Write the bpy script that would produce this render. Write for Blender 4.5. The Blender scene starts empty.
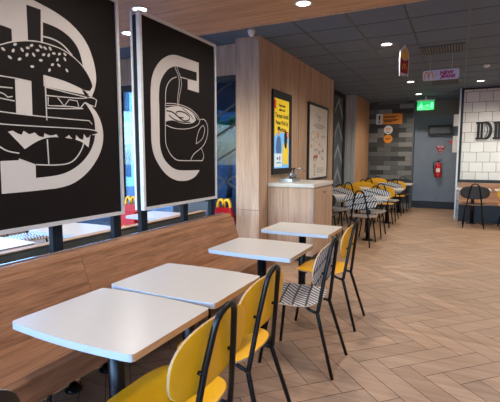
import bpy, bmesh, math, random
from mathutils import Vector, Matrix
random.seed(7)
SC = bpy.context.scene
COL = SC.collection
PI = math.pi

# ------------------------------------------------------------------ helpers
def s2l(c):
    c = c / 255.0
    return c / 12.92 if c <= 0.04045 else ((c + 0.055) / 1.055) ** 2.4
def rgb(r, g, b):
    return (s2l(r), s2l(g), s2l(b), 1.0)

class MB:
    """collects shapes and links them as ONE mesh object"""
    def __init__(self):
        self.bm = bmesh.new()
    def box(self, x0, x1, y0, y1, z0, z1, mi=0, bevel=0.0, seg=2):
        bm = self.bm
        vs = [bm.verts.new((x, y, z)) for x in (x0, x1) for y in (y0, y1) for z in (z0, z1)]
        idx = [(0, 1, 3, 2), (4, 6, 7, 5), (0, 4, 5, 1), (2, 3, 7, 6), (0, 2, 6, 4), (1, 5, 7, 3)]
        fs = [bm.faces.new([vs[i] for i in f]) for f in idx]
        for f in fs: f.material_index = mi
        if bevel > 0:
            es = list({e for f in fs for e in f.edges})
            r = bmesh.ops.bevel(bm, geom=es, offset=bevel, segments=seg, profile=0.5, affect='EDGES')
            for f in r['faces']:
                f.material_index = mi; f.smooth = True
        return self
    def obox(self, c, ax, ay, az, hx, hy, hz, mi=0):
        """oriented box"""
        bm = self.bm; c = Vector(c); ax = Vector(ax).normalized(); ay = Vector(ay).normalized(); az = Vector(az).normalized()
        vs = [bm.verts.new(c + ax*hx*sx + ay*hy*sy + az*hz*sz) for sx in (-1, 1) for sy in (-1, 1) for sz in (-1, 1)]
        for f in [(0, 1, 3, 2), (4, 6, 7, 5), (0, 4, 5, 1), (2, 3, 7, 6), (0, 2, 6, 4), (1, 5, 7, 3)]:
            bm.faces.new([vs[i] for i in f]).material_index = mi
        return self
    def tube(self, pts, r, n=8, mi=0, cap=True):
        bm = self.bm; pts = [Vector(p) for p in pts]; rings = []
        rs = r if isinstance(r, (list, tuple)) else [r]*len(pts)
        ref = None
        for i, p in enumerate(pts):
            if i == 0: t = pts[1]-pts[0]
            elif i == len(pts)-1: t = pts[-1]-pts[-2]
            else: t = (pts[i+1]-p).normalized() + (p-pts[i-1]).normalized()
            t.normalize()
            if ref is None:
                ref = Vector((0, 0, 1)) if abs(t.z) < 0.9 else Vector((1, 0, 0))
            u = (ref - t*ref.dot(t)).normalized(); ref = u; v = t.cross(u)
            rings.append([bm.verts.new(p + (u*math.cos(2*PI*k/n) + v*math.sin(2*PI*k/n))*rs[i]) for k in range(n)])
        for a, b in zip(rings, rings[1:]):
            for k in range(n):
                f = bm.faces.new((a[k], a[(k+1) % n], b[(k+1) % n], b[k])); f.smooth = True; f.material_index = mi
        if cap:
            for rg, fl in ((rings[0], True), (rings[-1], False)):
                f = bm.faces.new(rg[::-1] if fl else rg); f.material_index = mi
        return self
    def lathe(self, prof, c=(0, 0, 0), axis='Z', n=24, mi=0, smooth=True):
        """prof: list of (radius, height)"""
        bm = self.bm; rings = []
        for r, h in prof:
            rg = []
            for k in range(n):
                a = 2*PI*k/n; x, y = max(r, 1e-5)*math.cos(a), max(r, 1e-5)*math.sin(a)
                if axis == 'Z': p = (c[0]+x, c[1]+y, c[2]+h)
                elif axis == 'X': p = (c[0]+h, c[1]+x, c[2]+y)
                else: p = (c[0]+y, c[1]+h, c[2]+x)
                rg.append(bm.verts.new(p))
            rings.append(rg)
        for a, b in zip(rings, rings[1:]):
            for k in range(n):
                f = bm.faces.new((a[k], a[(k+1) % n], b[(k+1) % n], b[k])); f.smooth = smooth; f.material_index = mi
        for rg, fl in ((rings[0], True), (rings[-1], False)):
            f = bm.faces.new(rg[::-1] if fl else rg); f.material_index = mi
        return self
    def prism(self, pts, o, u, v, w, t, mi=0, side=None):
        """closed 2D outline pts in plane o+u*a+v*b, extruded along w by t"""
        bm = self.bm; o = Vector(o); u = Vector(u); v = Vector(v); w = Vector(w)
        clean = []
        for p in pts:
            if not clean or (abs(p[0]-clean[-1][0])+abs(p[1]-clean[-1][1])) > 1e-5: clean.append(p)
        lo = [bm.verts.new(o+u*a+v*b) for a, b in clean]
        hi = [bm.verts.new(o+u*a+v*b+w*t) for a, b in clean]
        side = mi if side is None else side
        bm.faces.new(lo).material_index = mi
        bm.faces.new(hi[::-1]).material_index = mi
        n = len(clean)
        for k in range(n):
            f = bm.faces.new((lo[k], hi[k], hi[(k+1) % n], lo[(k+1) % n])); f.material_index = side
        return self
    def ribbon(self, pts, wd, o, u, v, w, t, mi=0):
        """flat stroke of width wd following 2D points"""
        P = [Vector((a, b)) for a, b in pts]
        L, R = [], []
        for i, p in enumerate(P):
            d = (P[min(i+1, len(P)-1)] - P[max(i-1, 0)])
            if d.length < 1e-7: d = Vector((1, 0))
            d.normalize(); nrm = Vector((-d.y, d.x))
            L.append(p+nrm*wd/2); R.append(p-nrm*wd/2)
        bm = self.bm; o = Vector(o); u = Vector(u); v = Vector(v); w = Vector(w)
        def mk(q, h): return bm.verts.new(o+u*q.x+v*q.y+w*h)
        a = [[mk(q, h) for q in side] for side in (L, R) for h in (0, t)]   # L0 L1 R0 R1
        for i in range(len(P)-1):
            for A, B in ((a[1], a[3]), (a[3], a[2]), (a[2], a[0]), (a[0], a[1])):
                bm.faces.new((A[i], B[i], B[i+1], A[i+1])).material_index = mi
        for i in (0, len(P)-1):
            bm.faces.new((a[0][i], a[1][i], a[3][i], a[2][i])).material_index = mi
        return self
    def build(self, name, mats, parent=None, normals=True):
        bm = self.bm
        if normals: bmesh.ops.recalc_face_normals(bm, faces=bm.faces[:])
        me = bpy.data.meshes.new(name); bm.to_mesh(me); bm.free()
        for m in (mats if isinstance(mats, (list, tuple)) else [mats]): me.materials.append(m)
        o = bpy.data.objects.new(name, me); COL.objects.link(o)
        if parent is not None: o.parent = parent
        return o

def empty(name, loc=(0, 0, 0), rz=0.0):
    o = bpy.data.objects.new(name, None); COL.objects.link(o)
    o.empty_display_size = 0.1
    o.location = loc; o.rotation_euler = (0, 0, rz)
    return o
def tag(o, label=None, cat=None, group=None, kind=None):
    if label: o['label'] = label
    if cat: o['category'] = cat
    if group: o['group'] = group
    if kind: o['kind'] = kind
    return o
def copy_tree(o, parent=None):
    c = o.copy(); COL.objects.link(c)
    if parent is not None: c.parent = parent
    for ch in list(o.children): copy_tree(ch, c)
    return c
def world_parent(o, p):
    """parent a mesh built in world coordinates to an empty placed at p's location"""
    o.parent = p
    o.matrix_parent_inverse = Matrix.Translation(p.location).inverted() if p.rotation_euler.z == 0 else (Matrix.Translation(p.location) @ Matrix.Rotation(p.rotation_euler.z, 4, 'Z')).inverted()
    return o
X_, Y_, Z_ = Vector((1, 0, 0)), Vector((0, 1, 0)), Vector((0, 0, 1))
def arc(cx, cy, r, a0, a1, n=10, ry=None):
    ry = r if ry is None else ry
    return [(cx+r*math.cos(math.radians(a0+(a1-a0)*i/n)), cy+ry*math.sin(math.radians(a0+(a1-a0)*i/n))) for i in range(n+1)]
def text_mesh(name, body, size, mat, parent, o, u, v, ext=0.002, align='LEFT', shear=0.0, bold=0.0, sx=1.0):
    cu = bpy.data.curves.new(name+'_curve', 'FONT'); cu.body = body; cu.size = size; cu.extrude = ext; cu.align_x = align
    cu.shear = shear; cu.offset = bold; cu.resolution_u = 3
    t = bpy.data.objects.new(name+'_tmp', cu); COL.objects.link(t)
    bpy.context.view_layer.update()
    dg = bpy.context.evaluated_depsgraph_get()
    me = bpy.data.meshes.new_from_object(t.evaluated_get(dg), depsgraph=dg)
    bpy.data.objects.remove(t)
    u = Vector(u); v = Vector(v); w = u.cross(v)
    for vt in me.vertices:
        q = vt.co.copy(); vt.co = Vector(o) + u*q.x*sx + v*q.y + w*q.z
    me.materials.clear(); me.materials.append(mat)
    ob = bpy.data.objects.new(name, me); COL.objects.link(ob)
    if parent is not None: ob.parent = parent
    return ob

# ------------------------------------------------------------------ materials
def new_mat(name):
    m = bpy.data.materials.new(name); m.use_nodes = True
    nt = m.node_tree; b = nt.nodes['Principled BSDF']
    return m, nt, b
def plain(name, col, rough=0.5, metal=0.0, spec=0.5, var=0.06, scale=20.0, bump=0.0, coat=0.0):
    """procedural: base colour with a faint noise variation"""
    m, nt, b = new_mat(name)
    tc = nt.nodes.new('ShaderNodeTexCoord'); nz = nt.nodes.new('ShaderNodeTexNoise')
    nz.inputs['Scale'].default_value = scale; nz.inputs['Detail'].default_value = 3
    nt.links.new(tc.outputs['Object'], nz.inputs['Vector'])
    rp = nt.nodes.new('ShaderNodeValToRGB'); nt.links.new(nz.outputs['Fac'], rp.inputs['Fac'])
    rp.color_ramp.elements[0].position = 0.3; rp.color_ramp.elements[1].position = 0.7
    rp.color_ramp.elements[0].color = (*[c*(1-var) for c in col[:3]], 1); rp.color_ramp.elements[1].color = (*[min(1, c*(1+var)) for c in col[:3]], 1)
    nt.links.new(rp.outputs['Color'], b.inputs['Base Color'])
    b.inputs['Roughness'].default_value = rough; b.inputs['Metallic'].default_value = metal
    b.inputs['Specular IOR Level'].default_value = spec; b.inputs['Coat Weight'].default_value = coat
    if bump:
        bp = nt.nodes.new('ShaderNodeBump'); bp.inputs['Strength'].default_value = bump; bp.inputs['Distance'].default_value = 0.002
        nt.links.new(nz.outputs['Fac'], bp.inputs['Height']); nt.links.new(bp.outputs['Normal'], b.inputs['Normal'])
    return m
def wood(name, dark, light, axis='Y', rough=0.45, fine=1.0, spec=0.4, bump=0.12, attr=False, along=0.55):
    m, nt, b = new_mat(name); N = nt.nodes.new; K = nt.links.new
    tc = N('ShaderNodeTexCoord'); mp = N('ShaderNodeMapping')
    sc = [9*fine]*3; sc['XYZ'.index(axis)] = along*fine
    mp.inputs['Scale'].default_value = sc
    vec = tc.outputs['Object']
    K(vec, mp.inputs['Vector'])
    n1 = N('ShaderNodeTexNoise'); n1.inputs['Scale'].default_value = 1.6; n1.inputs['Detail'].default_value = 7; n1.inputs['Distortion'].default_value = 0.7; n1.inputs['Roughness'].default_value = 0.65
    K(mp.outputs['Vector'], n1.inputs['Vector'])
    mp2 = N('ShaderNodeMapping'); sc2 = [60*fine]*3; sc2['XYZ'.index(axis)] = 2.2*fine; mp2.inputs['Scale'].default_value = sc2
    K(vec, mp2.inputs['Vector'])
    n2 = N('ShaderNodeTexNoise'); n2.inputs['Scale'].default_value = 1.5; n2.inputs['Detail'].default_value = 3
    K(mp2.outputs['Vector'], n2.inputs['Vector'])
    mx = N('ShaderNodeMath'); mx.operation = 'MULTIPLY_ADD'; mx.inputs[1].default_value = 0.35
    K(n2.outputs['Fac'], mx.inputs[0])
    ml = N('ShaderNodeMath'); ml.operation = 'MULTIPLY'; ml.inputs[1].default_value = 0.65
    K(n1.outputs['Fac'], ml.inputs[0]); K(ml.outputs[0], mx.inputs[2])
    rp = N('ShaderNodeValToRGB'); rp.color_ramp.elements[0].position = 0.36; rp.color_ramp.elements[1].position = 0.64
    rp.color_ramp.elements[0].color = dark; rp.color_ramp.elements[1].color = light
    K(mx.outputs[0], rp.inputs['Fac'])
    out = rp.outputs['Color']
    if attr:
        at_ = N('ShaderNodeAttribute'); at_.attribute_name = 'tone'
        mm = N('ShaderNodeMix'); mm.data_type = 'RGBA'; mm.blend_type = 'MULTIPLY'; mm.inputs[0].default_value = 1.0
        K(out, mm.inputs[6]); K(at_.outputs['Color'], mm.inputs[7]); out = mm.outputs[2]
    K(out, b.inputs['Base Color'])
    b.inputs['Roughness'].default_value = rough; b.inputs['Specular IOR Level'].default_value = spec
    if bump:
        bp = N('ShaderNodeBump'); bp.inputs['Strength'].default_value = bump; bp.inputs['Distance'].default_value = 0.001
        K(mx.outputs[0], bp.inputs['Height']); K(bp.outputs['Normal'], b.inputs['Normal'])
    return m
def brick(name, cols, mortar, bw, rh, ms, plane='XZ', off=0.5, rough=0.3, o=(0, 0), spec=0.5, wob=0.0):
    """tile material; cols: list of (pos, colour) constant ramp over a per-tile random value"""
    m, nt, b = new_mat(name); N = nt.nodes.new; K = nt.links.new
    tc = N('ShaderNodeTexCoord'); sp = N('ShaderNodeSeparateXYZ'); cb = N('ShaderNodeCombineXYZ')
    src = tc.outputs['Object']
    if wob:
        nz = N('ShaderNodeTexNoise'); nz.inputs['Scale'].default_value = 6; K(src, nz.inputs['Vector'])
        vm = N('ShaderNodeVectorMath'); vm.operation = 'MULTIPLY_ADD'; vm.inputs[1].default_value = (wob,)*3
        K(nz.outputs['Color'], vm.inputs[0]); K(src, vm.inputs[2]); src = vm.outputs[0]
    K(src, sp.inputs[0])
    a, c = plane[0], plane[1]
    for ax, k, ofs in ((a, 0, o[0]), (c, 1, o[1])):
        ad = N('ShaderNodeMath'); ad.operation = 'ADD'; ad.inputs[1].default_value = ofs
        K(sp.outputs[ax], ad.inputs[0]); K(ad.outputs[0], cb.inputs[k])
    br = N('ShaderNodeTexBrick'); br.offset = off; br.squash = 1.0
    br.inputs['Scale'].default_value = 1; br.inputs['Brick Width'].default_value = bw; br.inputs['Row Height'].default_value = rh
    br.inputs['Mortar Size'].default_value = ms; br.inputs['Mortar Smooth'].default_value = 0.1
    br.inputs['Color1'].default_value = (0, 0, 0, 1); br.inputs['Color2'].default_value = (1, 1, 1, 1); br.inputs['Mortar'].default_value = (0, 0, 0, 1)
    K(cb.outputs[0], br.inputs['Vector'])
    rp = N('ShaderNodeValToRGB'); rp.color_ramp.interpolation = 'CONSTANT'
    els = rp.color_ramp.elements
    els[0].position = cols[0][0]; els[0].color = cols[0][1]
    els[1].position = cols[1][0]; els[1].color = cols[1][1]
    for p, c_ in cols[2:]:
        e = els.new(p); e.color = c_
    K(br.outputs['Color'], rp.inputs['Fac'])
    mm = N('ShaderNodeMix'); mm.data_type = 'RGBA'
    K(br.outputs['Fac'], mm.inputs[0]); K(rp.outputs['Color'], mm.inputs[6]); mm.inputs[7].default_value = mortar
    K(mm.outputs[2], b.inputs['Base Color']); b.inputs['Roughness'].default_value = rough; b.inputs['Specular IOR Level'].default_value = spec
    bp = N('ShaderNodeBump'); bp.inputs['Strength'].default_value = 0.3; bp.inputs['Distance'].default_value = 0.002; bp.invert = True
    K(br.outputs['Fac'], bp.inputs['Height']); K(bp.outputs['Normal'], b.inputs['Normal'])
    return m
def emit(name, col, strength):
    m, nt, b = new_mat(name)
    b.inputs['Base Color'].default_value = col; b.inputs['Emission Color'].default_value = col
    b.inputs['Emission Strength'].default_value = strength
    return m
def glass(name, tint, gloss=0.12):
    m = bpy.data.materials.new(name); m.use_nodes = True; nt = m.node_tree; nt.nodes.clear()
    N = nt.nodes.new; K = nt.links.new
    out = N('ShaderNodeOutputMaterial'); mix = N('ShaderNodeMixShader'); tr = N('ShaderNodeBsdfTransparent'); gl = N('ShaderNodeBsdfGlossy')
    fr = N('ShaderNodeFresnel'); fr.inputs['IOR'].default_value = 1.45
    tr.inputs['Color'].default_value = tint; gl.inputs['Roughness'].default_value = 0.02
    ml = N('ShaderNodeMath'); ml.operation = 'MULTIPLY'; ml.inputs[1].default_value = gloss*8; ml.use_clamp = True
    K(fr.outputs[0], ml.inputs[0]); K(ml.outputs[0], mix.inputs['Fac'])
    K(tr.outputs[0], mix.inputs[1]); K(gl.outputs[0], mix.inputs[2]); K(mix.outputs[0], out.inputs['Surface'])
    return m
def hatch(name):
    """white laminate printed with black line work: broad diagonal bars, fine lines between them"""
    m, nt, b = new_mat(name); N = nt.nodes.new; K = nt.links.new
    def math_(op, a, c=None, d=None):
        n = N('ShaderNodeMath'); n.operation = op
        for i, q in enumerate((a, c, d)):
            if q is None: continue
            if isinstance(q, (int, float)): n.inputs[i].default_value = q
            else: K(q, n.inputs[i])
        return n.outputs[0]
    tc = N('ShaderNodeTexCoord'); sp = N('ShaderNodeSeparateXYZ'); K(tc.outputs['Object'], sp.inputs[0])
    p = sp.outputs['Y']; q = math_('ADD', sp.outputs['X'], sp.outputs['Z'])
    a = math_('ADD', math_('MULTIPLY', p, 0.22), q)
    cell = math_('DIVIDE', a, 0.088)
    par = math_('MULTIPLY_ADD', math_('FLOORED_MODULO', math_('FLOOR', cell), 2.0), 2.0, -1.0)
    bline = math_('ADD', math_('MULTIPLY', p, 0.85), math_('MULTIPLY', math_('MULTIPLY', q, math_('MULTIPLY_ADD', par, 0.2, 0.75)), 0.8))
    thin = math_('LESS_THAN', math_('FRACT', math_('DIVIDE', bline, 0.033)), 0.45)
    bar = math_('LESS_THAN', math_('FRACT', cell), 0.16)
    fac = math_('MAXIMUM', thin, bar)
    mm = N('ShaderNodeMix'); mm.data_type = 'RGBA'; K(fac, mm.inputs[0])
    mm.inputs[6].default_value = rgb(214, 212, 210); mm.inputs[7].default_value = rgb(22, 22, 24)
    K(mm.outputs[2], b.inputs['Base Color']); b.inputs['Roughness'].default_value = 0.4
    return m

M = {}
M['oak'] = wood('pale_oak_panel', rgb(158, 127, 103), rgb(204, 171, 143), 'Z', 0.5, fine=1.0)
M['soffit'] = wood('soffit_wood', rgb(172, 128, 94), rgb(216, 174, 136), 'X', 0.4, fine=0.9)
M['bench'] = wood('bench_wood', rgb(118, 80, 55), rgb(180, 129, 93), 'Y', 0.42, fine=2.6)
M['bench_x'] = wood('bench_wood_across', rgb(150, 105, 74), rgb(190, 146, 112), 'X', 0.42, fine=1.2)
M['plank'] = wood('floor_plank', rgb(148, 117, 92), rgb(182, 150, 123), 'X', 0.42, fine=1.0, attr=True, spec=0.4, bump=0.05)
M['orange_wood'] = wood('warm_wood', rgb(156, 116, 82), rgb(194, 150, 112), 'Z', 0.5)
M['ply'] = wood('plywood_edge', rgb(172, 134, 100), rgb(206, 168, 132), 'Y', 0.5, fine=2)
M['grout'] = plain('grout', rgb(70, 56, 46), 0.9)
M['white_lam'] = plain('white_laminate', rgb(208, 201, 192), 0.28, var=0.01, spec=0.5)
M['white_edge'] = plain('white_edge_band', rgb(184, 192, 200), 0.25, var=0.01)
M['yellow'] = plain('yellow_laminate', rgb(240, 176, 12), 0.38, var=0.03, spec=0.5)
M['black_lam'] = plain('black_laminate', rgb(40, 32, 30), 0.45, var=0.05)
M['hatch'] = hatch('line_print_laminate')
M['black'] = plain('black_metal', rgb(8, 8, 9), 0.35, 0.0, spec=0.35)
M['dark'] = plain('dark_frame', rgb(24, 25, 28), 0.45)
M['post'] = plain('navy_black_post', rgb(26, 32, 42), 0.65, spec=0.2)
M['board'] = plain('black_print', rgb(20, 15, 16), 0.6, var=0.03, spec=0.2)
M['print_white'] = plain('white_print', rgb(208, 204, 202), 0.55, var=0.01)
M['alu'] = plain('aluminium', rgb(214, 215, 218), 0.4, 0.2)
M['steel'] = plain('stainless_steel', rgb(180, 182, 186), 0.25, 0.9)
M['chrome'] = plain('chrome_strip', rgb(205, 208, 214), 0.15, 0.9)
M['vinyl'] = plain('grey_green_panel', rgb(116, 112, 96), 0.5)
M['ceil'] = plain('dark_ceiling_tile', rgb(92, 107, 126), 0.8, var=0.05, scale=60)
M['tbar_dark'] = plain('dark_ceiling_joint', rgb(58, 62, 70), 0.6)
M['tbar'] = plain('ceiling_grid_bar', rgb(84, 88, 94), 0.5)
M['wallgrey'] = plain('grey_wall_paint', rgb(120, 120, 122), 0.8)
M['doorgrey'] = plain('grey_blue_door_panel', rgb(110, 120, 134), 0.5, var=0.06, scale=5)
M['navy'] = plain('navy_kick', rgb(19, 23, 31), 0.5)
M['white'] = plain('white_plastic', rgb(225, 225, 225), 0.4, var=0.01)
M['red'] = plain('red_paint', rgb(190, 22, 30), 0.35)
M['darkred'] = plain('dark_red_print', rgb(150, 24, 36), 0.5)
M['gold'] = plain('golden_yellow', rgb(250, 190, 20), 0.4)
M['orange'] = plain('orange_print', rgb(232, 142, 36), 0.5)
M['poster_yellow'] = plain('poster_yellow', rgb(236, 206, 40), 0.5)
M['poster_blue'] = plain('poster_sky_blue', rgb(120, 190, 236), 0.5)
M['poster_paper'] = plain('poster_paper', rgb(222, 214, 204), 0.6)
M['ink'] = plain('black_ink', rgb(30, 28, 30), 0.6)
M['greyink'] = plain('grey_ink', rgb(150, 146, 142), 0.6)
M['skin'] = plain('printed_skin_tone', rgb(214, 164, 128), 0.6)
M['uniform'] = plain('printed_uniform', rgb(70, 96, 140), 0.6)
M['green_p'] = plain('printed_green', rgb(40, 160, 110), 0.6)
M['pink_p'] = plain('printed_pink', rgb(220, 60, 100), 0.6)
M['magenta'] = plain('magenta_print', rgb(170, 20, 110), 0.5)
M['lavender'] = plain('pale_sign_board', rgb(206, 206, 226), 0.5)
M['brick_grey'] = brick('grey_strip_tiles', [(0.0, rgb(48, 48, 48)), (0.3, rgb(66, 66, 66)), (0.55, rgb(92, 92, 91)), (0.8, rgb(124, 122, 118))], rgb(40, 40, 40), 0.38, 0.13, 0.003, rough=0.5)
M['white_tile'] = brick('white_square_tiles', [(0.0, rgb(214, 212, 210)), (0.5, rgb(222, 220, 218))], rgb(70, 66, 64), 0.262, 0.222, 0.004, rough=0.18, o=(0.03, 0.02), wob=0.03)
M['pale_wood'] = wood('pale_grey_wood', rgb(150, 148, 146), rgb(196, 194, 192), 'Z', 0.5)  # pale grey wood; on the column front the paleness is painted daylight
M['downlight'] = emit('downlight_lamp', (1.0, 0.9, 0.76, 1), 14.0)
M['exit_green'] = emit('exit_sign_green', (0.01, 0.45, 0.10, 1), 1.0)
M['exit_white'] = emit('exit_sign_white', (0.2, 0.85, 0.45, 1), 0.9)
M['glass'] = glass('window_glass', (0.94, 0.97, 1.0, 1), 0.06)
M['glass_tint'] = glass('tinted_window_glass', (0.17, 0.23, 0.28, 1), 0.10)
M['glass_mid'] = glass('pale_window_glass', (0.50, 0.62, 0.70, 1), 0.10)
M['frost'] = plain('grey_film_glass', rgb(98, 106, 112), 0.25)
M['frost_line'] = plain('pale_film_stripe', rgb(112, 120, 126), 0.3)
M['asphalt'] = plain('asphalt', rgb(120, 122, 124), 0.9)
M['facade'] = plain('pale_facade', rgb(176, 202, 216), 0.7)
M['facade_blue'] = plain('blue_facade', rgb(74, 100, 124), 0.5)
M['window_dark'] = plain('dark_window_pane', rgb(48, 76, 100), 0.15)
M['leaf'] = plain('foliage', rgb(60, 120, 50), 0.7, var=0.4, scale=6)
M['bark'] = plain('bark', rgb(84, 64, 48), 0.9)

def screen(name, col, e):
    m = plain(name, col, 0.3); b = m.node_tree.nodes['Principled BSDF']
    b.inputs['Emission Color'].default_value = col; b.inputs['Emission Strength'].default_value = e
    return m
M['scr_yellow'] = screen('screen_yellow', rgb(228, 196, 40), 0.35)
M['scr_blue'] = screen('screen_blue', rgb(110, 180, 235), 0.40)
M['scr_uniform'] = screen('screen_uniform', rgb(66, 100, 150), 0.30)
M['scr_skin'] = screen('screen_skin_tone', rgb(205, 150, 115), 0.30)
M['scr_paper'] = screen('screen_white', rgb(205, 222, 235), 0.35)
M['scr_red'] = screen('screen_red', rgb(205, 30, 40), 0.35)

# measured outlines of the two prints, metres on the panel (along the bench, up)
BURGER_WHITE={'b_upper': [(1.265, 2.313), (1.488, 2.32), (1.56, 2.31), (1.667, 2.294), (1.806, 2.273), (1.922, 2.23), (2.02, 2.155), (2.073, 2.043), (2.09, 1.941), (2.076, 1.871), (2.042, 1.807), (1.981, 1.816), (1.952, 1.867), (1.987, 1.934), (1.98, 2.004), (1.952, 2.099), (1.893, 2.154), (1.801, 2.188), (1.701, 2.192), (1.692, 2.04), (1.236, 1.883)], 'b_lower': [(1.981, 1.768), (2.018, 1.762), (2.091, 1.701), (2.132, 1.603), (2.127, 1.501), (2.076, 1.399), (1.968, 1.291), (1.823, 1.221), (1.594, 1.213), (1.394, 1.211), (1.397, 1.388), (1.503, 1.392), (1.506, 1.431), (1.606, 1.426), (1.602, 1.288), (1.783, 1.298), (1.911, 1.351), (2.001, 1.429), (2.05, 1.509), (2.065, 1.599), (2.052, 1.688)], 'wedge': [(1.685, 1.892), (1.807, 1.888), (1.914, 1.867), (2.003, 1.833), (2.023, 1.813), (1.827, 1.819), (1.685, 1.825)], 'stem': [(1.508, 1.837), (1.606, 1.842), (1.601, 1.627), (1.504, 1.642)], 'cheese': [(1.444, 1.554), (1.543, 1.455), (1.641, 1.514), (1.753, 1.536), (1.932, 1.519), (1.998, 1.474), (2.023, 1.577), (1.714, 1.582)]}
BURGER_BLACK={'stem_slot': [(1.601, 2.258), (1.69, 2.258), (1.679, 2.069), (1.599, 2.064)], 'left_slot': [(1.288, 2.1), (1.439, 2.107), (1.504, 2.101), (1.503, 2.038), (1.432, 1.998), (1.277, 1.939)], 'bun': [(1.197, 1.847), (1.227, 1.891), (1.326, 1.95), (1.432, 1.997), (1.487, 2.024), (1.544, 2.045), (1.613, 2.063), (1.685, 2.071), (1.75, 2.07), (1.817, 2.065), (1.887, 2.043), (1.952, 2.009), (2.004, 1.963), (2.042, 1.908), (2.051, 1.875), (2.03, 1.845), (1.982, 1.843), (1.902, 1.865), (1.807, 1.882), (1.685, 1.89), (1.682, 1.832), (1.605, 1.833), (1.509, 1.844), (1.422, 1.841), (1.269, 1.822)], 'patty': [(1.212, 1.669), (1.409, 1.648), (1.678, 1.642), (2.017, 1.647), (2.036, 1.625), (2.009, 1.6), (1.675, 1.59), (1.405, 1.587), (1.208, 1.61)], 'lettuce': [(1.405, 1.582), (1.674, 1.587), (2.024, 1.593), (2.085, 1.581), (2.074, 1.568), (2.037, 1.558), (2.023, 1.569), (2.006, 1.541), (1.986, 1.536), (1.963, 1.562), (1.956, 1.523), (1.928, 1.526), (1.901, 1.552), (1.894, 1.514), (1.871, 1.524), (1.846, 1.549), (1.822, 1.53), (1.774, 1.524), (1.754, 1.548), (1.712, 1.536), (1.672, 1.551), (1.667, 1.527), (1.636, 1.529), (1.61, 1.552), (1.576, 1.54), (1.54, 1.558), (1.528, 1.534), (1.504, 1.54), (1.477, 1.555), (1.442, 1.546), (1.42, 1.567), (1.403, 1.557)], 'lower_bun': [(1.399, 1.487), (1.447, 1.463), (1.542, 1.443), (1.607, 1.431), (1.607, 1.366), (1.396, 1.441)]}
BURGER_LINES=[([(1.198, 1.866), (1.326, 1.955), (1.432, 2.0), (1.487, 2.028), (1.544, 2.048), (1.613, 2.067), (1.685, 2.075), (1.75, 2.074), (1.817, 2.068), (1.887, 2.047), (1.953, 2.013), (2.005, 1.968), (2.045, 1.912), (2.057, 1.876), (2.033, 1.841)], 0.006), ([(1.696, 2.11), (1.752, 2.113), (1.808, 2.104), (1.853, 2.082), (1.899, 2.044)], 0.008), ([(1.322, 1.842), (1.422, 1.84), (1.509, 1.842), (1.605, 1.838)], 0.006), ([(1.692, 1.822), (1.826, 1.811), (2.015, 1.799)], 0.006), ([(1.7, 1.773), (1.824, 1.779), (1.961, 1.786), (2.042, 1.807), (2.083, 1.791), (2.067, 1.746), (2.026, 1.752), (1.978, 1.761), (1.945, 1.725), (1.882, 1.726), (1.821, 1.724), (1.707, 1.715), (1.71, 1.765)], 0.006), ([(1.777, 1.77), (1.821, 1.724), (1.86, 1.768), (1.922, 1.767), (1.932, 1.732)], 0.005), ([(1.693, 1.699), (1.82, 1.708), (1.966, 1.723)], 0.006), ([(1.696, 1.89), (1.693, 1.627)], 0.007), ([(1.418, 1.782), (1.49, 1.786)], 0.006), ([(1.416, 1.753), (1.442, 1.748), (1.459, 1.733), (1.487, 1.74)], 0.006), ([(1.414, 1.723), (1.497, 1.717)], 0.006), ([(1.317, 1.658), (1.41, 1.651), (1.678, 1.646), (2.012, 1.649), (2.036, 1.627)], 0.006), ([(1.312, 1.594), (1.405, 1.585), (1.675, 1.588), (2.029, 1.595), (2.09, 1.579), (2.074, 1.564), (2.037, 1.558)], 0.006), ([(1.607, 1.366), (1.722, 1.36), (1.831, 1.366), (1.89, 1.396), (1.941, 1.457), (1.96, 1.5)], 0.007), ([(1.69, 1.515), (1.692, 1.368)], 0.007), ([(1.398, 1.465), (1.437, 1.441), (1.506, 1.431)], 0.007)]
BURGER_SEEDS=[(1.519, 2.024), (1.45, 1.983), (1.506, 1.988), (1.559, 2.004), (1.594, 2.022), (1.619, 2.041), (1.677, 2.048), (1.587, 1.983), (1.629, 1.992), (1.655, 2.022), (1.694, 2.006), (1.706, 2.046), (1.728, 2.01), (1.74, 2.051), (1.764, 2.028), (1.803, 2.033), (1.843, 2.04), (1.787, 1.996), (1.841, 2.01), (1.673, 1.97), (1.75, 1.96), (1.795, 1.965), (1.728, 1.924), (1.852, 1.945), (1.616, 1.924), (1.541, 1.95), (1.485, 1.948)]
COFFEE_LETTER=[(3.328, 2.28), (3.241, 2.281), (3.147, 2.281), (3.029, 2.28), (2.978, 2.277), (2.93, 2.269), (2.881, 2.254), (2.836, 2.231), (2.788, 2.203), (2.744, 2.166), (2.706, 2.122), (2.68, 2.084), (2.661, 2.042), (2.648, 2.002), (2.637, 1.908), (2.636, 1.793), (2.635, 1.688), (2.632, 1.546), (2.641, 1.49), (2.655, 1.44), (2.681, 1.393), (2.717, 1.349), (2.761, 1.302), (2.816, 1.262), (2.861, 1.238), (2.908, 1.22), (2.965, 1.204), (3.021, 1.197), (3.093, 1.195), (3.16, 1.202), (3.222, 1.218), (3.271, 1.241), (3.321, 1.286), (3.007, 1.289), (2.911, 1.311), (2.862, 1.337), (2.82, 1.366), (2.785, 1.398), (2.763, 1.432), (2.744, 1.477), (2.737, 1.523), (2.738, 1.623), (2.739, 1.732), (2.741, 1.804), (2.739, 1.882), (2.743, 1.938), (2.75, 1.986), (2.767, 2.028), (2.791, 2.064), (2.823, 2.1), (2.859, 2.132), (2.891, 2.152), (2.927, 2.169), (2.964, 2.181), (3.003, 2.186), (3.293, 2.188), (3.291, 2.108), (3.148, 2.105), (3.146, 2.014), (3.325, 2.008)]
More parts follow.
